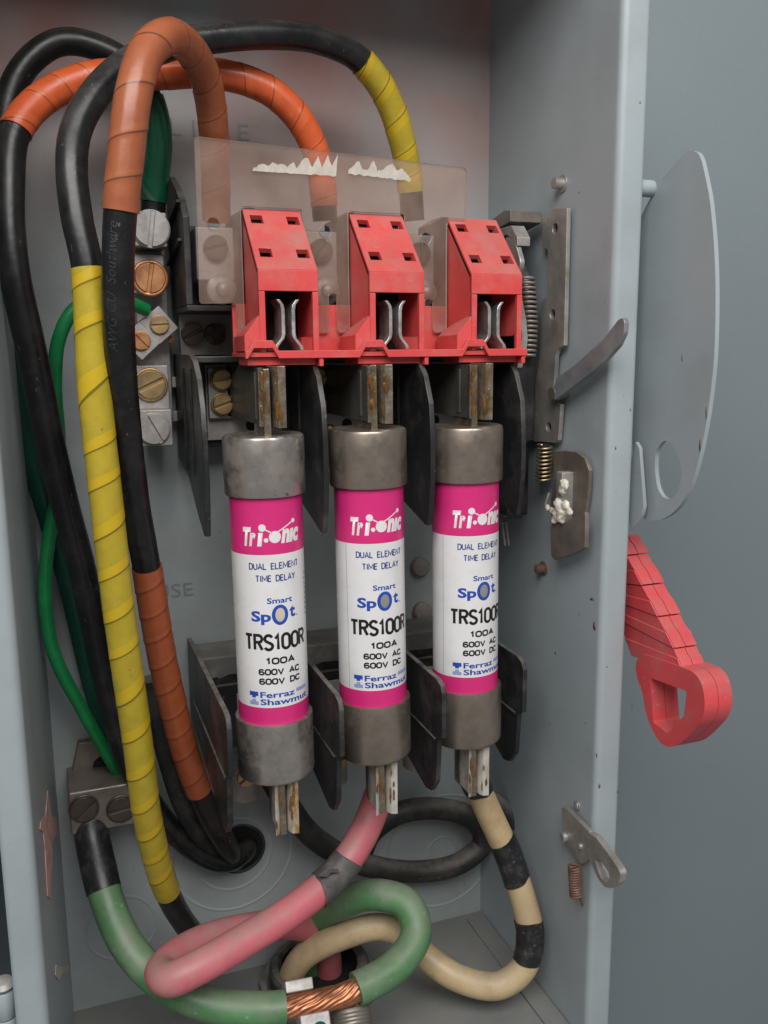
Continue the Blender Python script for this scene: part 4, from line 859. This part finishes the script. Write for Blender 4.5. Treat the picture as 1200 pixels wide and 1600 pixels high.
# heavy green ground cable with its bared stretch
t, pg = cable('green_ground_cable', 'heavy dusty green cable curving across the floor with a bared copper stretch',
    [(140, 1272, 20), (143, 1300, 27), (154, 1355, 36), (172, 1420, 48), (206, 1488, 62), (262, 1540, 75), (332, 1570, 85), (416, 1577, 91), (500, 1565, 93), (562, 1543, 92), (622, 1506, 88), (650, 1458, 80), (636, 1414, 70), (586, 1398, 58), (532, 1412, 44), (496, 1440, 28), (484, 1490, 18), (488, 1560, 8)], 7.7, material='green', span=(0, 1), seed=41)
s_a, s_b = pg.near(at(444, 1573, 92)), pg.near(at(556, 1545, 92)); s_t = pg.near(at(163, 1388, 42))
tube(pg, 1, s_a, plain(7.7, 0.25, 41), 30, 1.6, 14, 1, 'jacket', 'green', t)
tube(pg, s_b, pg.L, plain(7.9, 0.25, 44), 30, 1.6, 14, 1, 'jacket', 'green', t)
tube(pg, s_a-4, s_b+4, lambda s, u: 5.0+0.5*abs(math.cos(PI*15*(u+s/95.0+0.03*noise.noise(Vector((s*0.1, u*5, 2))))))+0.9*noise.noise(Vector((s*0.09, math.cos(2*PI*u)*1.2, math.sin(2*PI*u)*1.2))), 120, 0.6, 14, 1, 'bare_copper', 'copper', t)
tube(pg, pg.near(at(142, 1292, 25)), s_t, plain(8.2, 0.2, 4), 30, 1.2, 14, 1, 'tape', 'tape_black', t)
# black loop lying against the back panel, and one more tail by the right wall
cable('black_loop_cable', 'dusty black cable coiled in a loop against the back panel low down',
    [(418, 1205, 26), (446, 1252, 22), (490, 1308, 18), (556, 1346, 15), (640, 1362, 14), (715, 1350, 14), (754, 1318, 14), (744, 1284, 14), (690, 1264, 13), (625, 1270, 11), (582, 1298, 8), (566, 1330, 2)], 6.3, material='rubber_dusty', seed=51)
cable('black_tail_cable', 'short black cable bending down behind the cream cable at the right wall',
    [(752, 1236, 28), (786, 1262, 34), (822, 1310, 42), (838, 1372, 48), (834, 1430, 46), (806, 1480, 36), (776, 1520, 22)], 4.6, material='rubber_dusty', seed=55)
cable('black_rear_cable', 'dusty black cable between the yellow and brown taped runs, curling to the knockout',
    [(236, 1060, 30), (248, 1120, 30), (266, 1190, 28), (286, 1252, 26), (312, 1300, 22), (340, 1330, 12), (352, 1338, 1)], 5.6, material='rubber_dusty', seed=58)

# conduit bushing in the floor where the heavy cables leave
cb = thing('conduit_bushing', 'black plastic conduit bushing in the floor under the heavy cables', 'bushing', P(128, 26, 0))
c = P(128, 27, 0.1); b = MB(); b.lathe(c, (0, 0, 1), [(21, 9), (21, 13.0), (23, 14.5), (26, 14), (27.5, 12), (27.5, 4), (29, 3.8), (29, 0)], 48, caps=False); b.build('collar', 'rubber_dusty', cb, origin=c)
b = MB(); b.lathe(c, (0, 0, 1), [(0.5, 1.5), (21.4, 1.5), (21.4, 9)], 48, caps=False); b.build('throat', 'dark', cb, origin=c)
b = MB(); b.lathe(c, (0, 0, 1), [(29.2, 0.2), (33, 0.2), (33.5, 1.5), (33, 3.2), (29.2, 3.2)], 12, caps=False); b.build('locknut', 'steel', cb, origin=c)

# split clamp on the bared copper
sc_ = thing('cable_clamp', 'bright metal clamp with a teal screw tip on the bared copper', 'clamp', at(485, 1600, 100))
cpt, ctg, cu_, cv_ = pg.frame(pg.near(at(482, 1568, 92)))
ctg = -ctg if ctg.x < 0 else ctg
nv = (CAM-cpt); nv = (nv-ctg*nv.dot(ctg)).normalized(); sd = nv.cross(ctg).normalized(); sd = sd if sd.z > 0 else -sd
# a strap that comes up behind the copper and folds flat on top, and the block below it with the screw
b = MB(); b.obox(cpt+sd*8.5-nv*2.0-ctg*3.2, ctg*6.6, sd*2.6, nv*5.0); b.build('upper_jaw', 'alu', sc_, bevel=0.6)
b = MB(); b.obox(cpt-sd*11.5+nv*3.5+ctg*1.2, ctg*6.9, sd*7.6, nv*5.4); b.build('lower_jaw', 'alu', sc_, bevel=0.7)
c = cpt-sd*11.2+nv*8.9+ctg*2.6; b = MB(); b.lathe(c, nv, [(3.6, 0), (3.6, 0.8), (2.8, 1.5), (1.2, 1.7)], 24); b.build('screw_tip', 'teal', sc_, origin=c)
c = cpt-sd*5-nv*9+ctg*22; b = MB(); b.lathe(c, -sd, [(9, 0), (9.5, 1), (9.5, 14)], 28); b.build('clamp_bolt', 'steel_dark', sc_, origin=c)
for k in range(7):
    b = MB(); b.torus(c-sd*(2+k*1.6), sd, 9.4, 0.45, 28, 6); b.build('bolt_thread', 'steel_dark', sc_, origin=c)

# ================================================================== switch mechanism on the right wall
mc = thing('switch_mechanism', 'oiled steel mechanism plate with springs on the right wall', 'mechanism', atx(850, 690, 236))
def rw(px, py, X=236.0): q = atx(px, py, X); return (-q.y, q.z)
outl = [rw(*p) for p in ((864, 325), (886, 325), (884, 420), (881, 540), (872, 545), (868, 555), (864, 628), (876, 632), (872, 688), (868, 692), (834, 690), (830, 684), (836, 600), (842, 560), (845, 480), (846, 470), (853, 466), (857, 460), (855, 390), (847, 388), (847, 340), (860, 338), (861, 326))]
hl = [circle(*rw(*p), 2.3, 16) for p in ((867, 357), (863, 491), (857, 667))]
b = MB(); b.plate(outl, hl, lambda Y, z: P(236, Y, z), (2.2, 0, 0)); b.build('side_plate', 'steel', mc, bevel=0.3)
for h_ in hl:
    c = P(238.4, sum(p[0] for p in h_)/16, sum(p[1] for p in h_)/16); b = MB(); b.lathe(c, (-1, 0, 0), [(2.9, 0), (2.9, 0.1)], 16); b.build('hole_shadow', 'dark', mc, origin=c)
# the housing behind the red carriage: a dark frame, an arm with a folded top, a fan of spring coils
b = MB(); b.prism([(8, 300), (66, 300), (66, 372), (56, 384), (40, 400), (8, 402)], lambda Y, z: P(221, Y, z), (12, 0, 0)); b.build('housing', 'black_plastic', mc, bevel=0.8)
b = MB(); b.prism([(20, 402), (58, 410), (64, 409), (64, 404), (20, 398)], lambda Y, z: P(219, Y, z), (17, 0, 0)); b.build('top_strap', 'steel_dark', mc, bevel=0.3)
b = MB(); b.prism([(40, 402), (66, 402), (72, 396), (72, 392), (62, 398), (40, 398)], lambda Y, z: P(218.5, Y, z), (7, 0, 0)); b.build('bent_arm', 'steel', mc, bevel=0.4)
b = MB(); b.prism(rnd([(60, 398), (70, 394), (76, 384), (72, 378), (62, 384)], 3), lambda Y, z: P(218.5, Y, z), (2.6, 0, 0)); b.build('rocker', 'steel', mc, bevel=0.4)
n_c = 17
cen = []
for k in range(n_c):
    q = at(823+4.5*math.sin(PI*k/(n_c-1)*0.9), 436+(556-436)*k/(n_c-1), 70); cen.append(q)
    c = q; b = MB(); b.torus(c, Vector((0.05, 0.1, 1)), 3.4, 0.72, 28, 8); b.build('spring_coil', 'steel_dark', mc, origin=c)
o_ = [at(*p, 78) for p in ((813, 440), (817, 470), (823, 500), (825, 530), (822, 556), (816, 575), (808, 575), (813, 550), (816, 525), (813, 500), (809, 470), (807, 440))]
b = MB(); k = len(o_); b.add(o_+[p+Vector((0, 2, 0)) for p in o_], [tuple(range(k)), tuple(range(2*k-1, k-1, -1))]+[(i, (i+1) % k, k+(i+1) % k, k+i) for i in range(k)]); b.build('curved_link', 'steel', mc, bevel=0.3)
# return spring under the plate
def helix(c, R, r, turns, h, name, material, parent, n=18, tilt=Vector((0, 0, 1))):
    k = int(turns*n); ax = tilt.normalized(); u = ax.orthogonal().normalized(); v = ax.cross(u); P_ = []
    for i in range(k+1):
        a = 2*PI*i/n; P_.append(c+ax*(h*i/k)+(u*math.cos(a)+v*math.sin(a))*R)
    b = MB(); m_ = 8; vs = []; fs = []
    for i, p in enumerate(P_):
        t_ = (P_[min(i+1, k)]-P_[max(i-1, 0)]).normalized(); rad = (p-c); rad = (rad-ax*rad.dot(ax)).normalized(); w_ = t_.cross(rad)
        for j in range(m_): vs.append(p+(rad*math.cos(2*PI*j/m_)+w_*math.sin(2*PI*j/m_))*r)
    for i in range(k):
        for j in range(m_): fs.append((i*m_+j, i*m_+(j+1) % m_, (i+1)*m_+(j+1) % m_, (i+1)*m_+j))
    fs.append(tuple(range(m_))); fs.append(tuple(k*m_+j for j in range(m_))); b.add(vs, fs)
    return b.build(name, material, parent, origin=c, smooth=0)
sp0 = atx(849, 752, 233); sp1 = atx(851, 694, 233)
helix(sp0, 3.4, 0.62, 9.5, (sp1-sp0).length, 'return_spring', 'brass_spring', mc, tilt=sp1-sp0)
b = MB(); b.cyl(sp0, sp1, 2.2); b.build('spring_rod', 'dark', mc)
b = MB(); b.box(222, 234, 10, 60, 262, 300); b.build('lower_housing', 'black_plastic', mc, bevel=0.8)
c = at(800, 800, 40); b = MB(); b.cyl(c+Vector((-8, 0, 3)), c+Vector((9, 0, 3)), 6.5); b.build('shaft', 'steel_dark', mc, bevel=0.6)
for dx in (-2, 4):
    b = MB(); b.cyl(at(786+dx, 815, 44), at(791+dx, 852, 44), 0.8, 10); b.build('wire_end', 'steel', mc)

lv = thing('steel_lever', 'flat grey steel lever reaching forward over the front flange', 'lever', atx(872, 615, 233))
lo = [rw(*p, 233.5) for p in ((868, 606), (873, 590), (900, 571), (925, 549), (948, 528), (970, 499), (977, 496), (980, 503), (979, 520), (970, 540), (950, 563), (925, 585), (895, 607), (872, 625), (867, 624))]
b = MB(); b.prism(rnd(lo, 1.0), lambda Y, z: P(232.2, Y, z), (2.4, 0, 0)); b.build('arm', 'steel_grey', lv, bevel=0.4)
c = P(236.4, rw(868, 615, 233)[0]-2, rw(868, 615, 233)[1]); b = MB(); b.cyl(c+Vector((-4.5, 0, 0)), c+Vector((3, 0, 0)), 3.2); b.build('pivot', 'steel_dark', lv, bevel=0.4)

ct = thing('door_catch', 'dirty steel door catch smeared with white grease below the mechanism', 'catch', atx(880, 870, 236))
o1 = [rw(*p, 236.5) for p in ((864, 706), (880, 704), (900, 706), (913, 716), (920, 735), (919, 765), (914, 800), (912, 812), (862, 822), (860, 780), (866, 740))]
b = MB(); b.prism(o1, lambda Y, z: P(236.6, Y, z), (2.0, 0, 0)); b.build('back_leaf', 'steel_dark', ct, bevel=0.3)
o2 = [rw(*p, 231.5) for p in ((860, 822), (880, 816), (914, 800), (915, 808), (914, 856), (900, 864), (866, 875), (861, 868))]
b = MB(); b.prism(o2, lambda Y, z: P(231.4, Y, z), (2.2, 0, 0)); b.build('front_leaf', 'steel_dark', ct, bevel=0.3)
ya, za = rw(884, 770, 234); b = MB(); b.box(230.5, 237, ya-3, ya+2, za-14, za+10); b.build('catch_post', 'steel', ct, bevel=0.5)
b = MB()
for px, py, r in ((882, 757, 2.7), (879, 766, 2.4), (873, 788, 2.9), (878, 797, 3.4), (884, 790, 2.4), (870, 803, 2.8), (877, 808, 3.0), (866, 812, 2.2), (856, 794, 1.8), (862, 797, 1.6), (890, 800, 2.0)):
    q = atx(px, py, 230.5); b.sphere(q, r*0.92, (0.8, 1, 1.1), 12, 0.45)
c = atx(875, 795, 230); gz = b.build('grease_smear', 'grease', ct, origin=c)
rm = gz.modifiers.new('Remesh', 'REMESH'); rm.mode = 'VOXEL'; rm.voxel_size = 0.0004; rm.use_smooth_shade = True
sm = gz.modifiers.new('Smooth', 'SMOOTH'); sm.iterations = 8
b = MB(); b.cyl(atx(858, 770, 232), atx(852, 790, 230), 0.6, 8); b.build('wire_loop', 'steel', ct)

# ================================================================== outside the box: guard plate, post and red handle
gp = thing('handle_guard', 'curved grey steel guard plate outside the right wall with an oval hole', 'guard plate', atx(1020, 815, 262))
GX = 262.0
def gx(px, py, X=GX): q = atx(px, py, X); return (-q.y, q.z)
o1 = [gx(*p) for p in ((1075, 234), (1090, 238), (1096, 249), (1103, 280), (1109, 310), (1115, 370), (1118, 430), (1118, 500), (1116, 560), (1111, 610), (1104, 660), (1094, 710), (1083, 750), (1070, 780), (1052, 802), (1030, 814), (1005, 812), (996, 790), (988, 700), (985, 600), (985, 480), (992, 360), (1010, 320), (1030, 286), (1052, 258))]
o2 = [gx(*p) for p in ((1036, 688), (1048, 690), (1058, 708), (1066, 733), (1064, 752), (1056, 774), (1046, 781), (1035, 777), (1027, 762), (1023, 735), (1024, 705))]
b = MB(); b.plate(rnd(rnd(o1, 6), 2), [rnd(rnd(o2, 6), 2)], lambda Y, z: P(GX, Y, z), (2.0, 0, 0)); b.build('plate', 'paint', gp, bevel=0.4)
q0 = gx(1022, 290, 258); c0 = P(253.9, q0[0]-7, q0[1]); b = MB(); b.cyl(c0, P(GX+0.5, q0[0]-7, q0[1]), 3.6); b.build('post', 'paint', gp, bevel=0.8)
o3 = [gx(*p, 257.5) for p in ((993, 690), (999, 700), (1006, 790), (1003, 805), (985, 830), (975, 760))]
b = MB(); b.prism(o3, lambda Y, z: P(257.5, Y, z), (1.8, 0, 0)); b.build('stop_leaf', 'paint', gp, bevel=0.3)

rh = thing('disconnect_lever', 'red plastic operating lever with a looped end outside the right wall', 'lever', atx(1060, 1160, 268))
HXX = 262.0
def hx(px, py): q = atx(px, py, HXX); return (-q.y, q.z)
TH = 14.6
# outline of the near face of grip and loop
loop_out = [(1064, 1042), (1084, 1050), (1096, 1066), (1101, 1090), (1101, 1112), (1094, 1130), (1076, 1150), (1060, 1164), (1044, 1168), (1032, 1162), (1018, 1140), (1008, 1112), (1004, 1082), (996, 1062), (992, 1040), (1000, 1020), (1030, 1030)]
hole = [(1016, 1059), (1073, 1080), (1068, 1120), (1043, 1146), (1021, 1129)]
lo_ = [hx(*p) for p in loop_out]; ho_ = [hx(*p) for p in hole]
for k, (xa, xb) in enumerate(((HXX, HXX+TH/2-0.15), (HXX+TH/2+0.15, HXX+TH))):
    b = MB(); b.plate(rnd(rnd(lo_, 6), 2), [rnd(ho_, 1.3)], lambda Y, z: P(xa, Y, z), (xb-xa, 0, 0)); b.build('loop', 'red_handle', rh, bevel=0.9, seg=3)
# grip: five stepped segments, each in two half shells
fr = [(961, 838), (976, 869), (1000, 916), (1025, 965), (1050, 1015), (1063, 1044)]
bk = [(925, 850), (930, 876), (936, 908), (946, 935), (962, 968), (985, 1026)]
for i in range(5):
    a0, a1 = hx(*fr[i]), hx(*fr[i+1]); c1, c0_ = hx(*bk[i+1]), hx(*bk[i])
    dirv = (Vector(a1)-Vector(a0)); step = 0.9 if i else 0.0
    nrm2 = Vector((-dirv.y, dirv.x)).normalized(); nrm2 = nrm2 if nrm2.x > 0 else -nrm2
    a0s = Vector(a0); a1s = Vector(a1)+nrm2*(1.0 if i < 4 else 0)
    poly = [tuple(a0s), tuple(a0s.lerp(a1s, 0.35)-nrm2*0.2), tuple(a0s.lerp(a1s, 0.55)+nrm2*0.5), tuple(a1s), c1, c0_]
    for k, (xa, xb) in enumerate(((HXX+1.2, HXX+TH/2-0.15), (HXX+TH/2+0.15, HXX+TH-1.2))):
        b = MB(); b.prism(poly, lambda Y, z: P(xa, Y, z), (xb-xa, 0, 0)); b.build('grip_segment', 'red_handle', rh, bevel=0.35)
    # raised half of each segment on the near side
    pl = [tuple(a0s.lerp(a1s, 0.5)), tuple(a1s-nrm2*0.6), c1, tuple(Vector(c0_).lerp(Vector(c1), 0.5))]
    b = MB(); b.prism(pl, lambda Y, z: P(HXX+0.7, Y, z), (0.9, 0, 0)); b.build('grip_rib', 'red_handle', rh, bevel=0.4)

# chipped paint: along the guard plate's edge, on the flange and the right wall
def chip(pts_, f, t_, parent, material='steel_dark'):
    q = [f(*p) for p in pts_]; bb = MB(); k = len(q); t_ = Vector(t_); bb.add(q+[p+t_ for p in q], [tuple(range(k)), tuple(range(2*k-1, k-1, -1))]+[(i, (i+1) % k, k+(i+1) % k, k+i) for i in range(k)])
    return bb.build('paint_chip', material, parent, smooth=0)
gpl = [o for o in gp.children if o.name.startswith('plate')][0]
def gface(px, py): q = atx(px, py, GX); return q+Vector((-0.05, 0, 0))
rg = random.Random(3)
for px, py, sx, sy in ((1104, 645, 1.6, 14), (1094, 697, 1.8, 12), (1066, 560, 1.0, 7)):
    ring_ = [(px+sx*rg.uniform(0.5, 1)*math.cos(a)-0.25*sx*math.sin(a), py+sy*rg.uniform(0.6, 1)*math.sin(a)) for a in [2*PI*i/9 for i in range(9)]]
    chip(ring_, gface, (-0.06, 0, 0), gpl, 'steel_dark')
def rface(px, py): return atx(px, py, WX-0.05)
for px, py, sx, sy in ((925, 936, 4, 3), (929, 980, 3, 9), (905, 960, 1.2, 2), (868, 1020, 1.4, 3.5), (932, 1180, 1.5, 4), (900, 780, 1.2, 2.2), (915, 1130, 1.3, 2), (860, 1130, 1.2, 2), (905, 300, 1.0, 2)):
    ring_ = [(px+sx*rg.uniform(0.4, 1)*math.cos(a), py+sy*rg.uniform(0.5, 1)*math.sin(a)) for a in [2*PI*i/8 for i in range(8)]]
    chip(ring_, rface, (-0.05, 0, 0), rwall, 'rusty' if py in (936, 980) else 'steel_dark')
def fface(px, py): return at(px, py, DF+0.04)
for px, py, sx, sy in ((937, 1228, 1.8, 6), (965, 1236, 1.6, 5), (948, 1042, 1.2, 2.4), (1000, 160, 1.6, 3), (985, 640, 1.4, 3), (962, 700, 1.3, 4)):
    ring_ = [(px+sx*rg.uniform(0.4, 1)*math.cos(a), py+sy*rg.uniform(0.5, 1)*math.sin(a)) for a in [2*PI*i/8 for i in range(8)]]
    chip(ring_, fface, (0, -0.05, 0), rwall)

# ================================================================== hasp and coil spring on the right wall
hs = thing('hasp', 'zinc steel padlock hasp standing off the right front edge', 'hasp', atx(900, 1310, 236))
o1 = [rw(*p, 236.2) for p in ((877, 1262), (884, 1262), (921, 1300), (921, 1338), (908, 1350), (900, 1345), (882, 1318))]
b = MB(); b.prism(o1, lambda Y, z: P(236.2, Y, z), (2.6, 0, 0)); b.build('leaf', 'steel', hs, bevel=0.4)
o2 = [rw(*p, 235.0) for p in ((918, 1300), (932, 1308), (950, 1332), (968, 1358), (971, 1366), (968, 1380), (956, 1388), (946, 1386), (935, 1372), (926, 1352), (919, 1338))]
o3 = [rw(*p, 235.0) for p in ((930, 1342), (938, 1342), (952, 1362), (954, 1374), (949, 1379), (941, 1373), (935, 1358))]
b = MB(); b.plate(rnd(o2, 1.2), [rnd(o3, 0.8)], lambda Y, z: P(234.6, Y, z), (3.4, 0, 0)); b.build('staple', 'steel', hs, bevel=0.5)
c = atx(884, 1307, 236.2); b = MB(); b.lathe(c, (-1, 0, 0), [(2.6, 0), (2.6, 1.6), (1.9, 2.4)], 20); b.build('rivet', 'bright', hs, bevel=0.2, origin=c)
c = atx(908, 1322, 236.3); b = MB(); b.lathe(c, (-1, 0, 0), [(1.8, 0), (1.4, 1.4), (0.5, 1.8)], 16); b.build('weld_bead', 'steel', hs, origin=c)
cs = thing('coil_spring', 'short rusty coil spring hanging under the hasp', 'spring', atx(899, 1402, 234))
c0 = atx(900, 1401, 233.5); c1 = atx(897, 1352, 233.5)
helix(c0, 2.6, 0.62, 12.5, (c1-c0).length, 'coil', 'rusty', cs, tilt=c1-c0)
b = MB(); b.cyl(atx(905, 1398, 235), atx(910, 1414, 239), 0.6, 8); b.build('hook_end', 'rusty', cs)

# white fittings on the back panel seen between the fuses
for px, py, lab in ((657, 886, 'round pale stud on the back panel between the middle and right fuses'), (660, 955, 'half shaded round stud low on the back panel between middle and right fuses')):
    c = at(px, py, 2); b = MB(); b.lathe(c, (0, -1, 0), [(5.4, -2), (5.4, 1.2), (4.4, 2.2), (1, 2.5)], 24); tag(b.build('panel_stud', 'plate', origin=c), lab, 'stud')

# keep every part where it was built when its parent is an Empty away from the origin
bpy.context.view_layer.update()
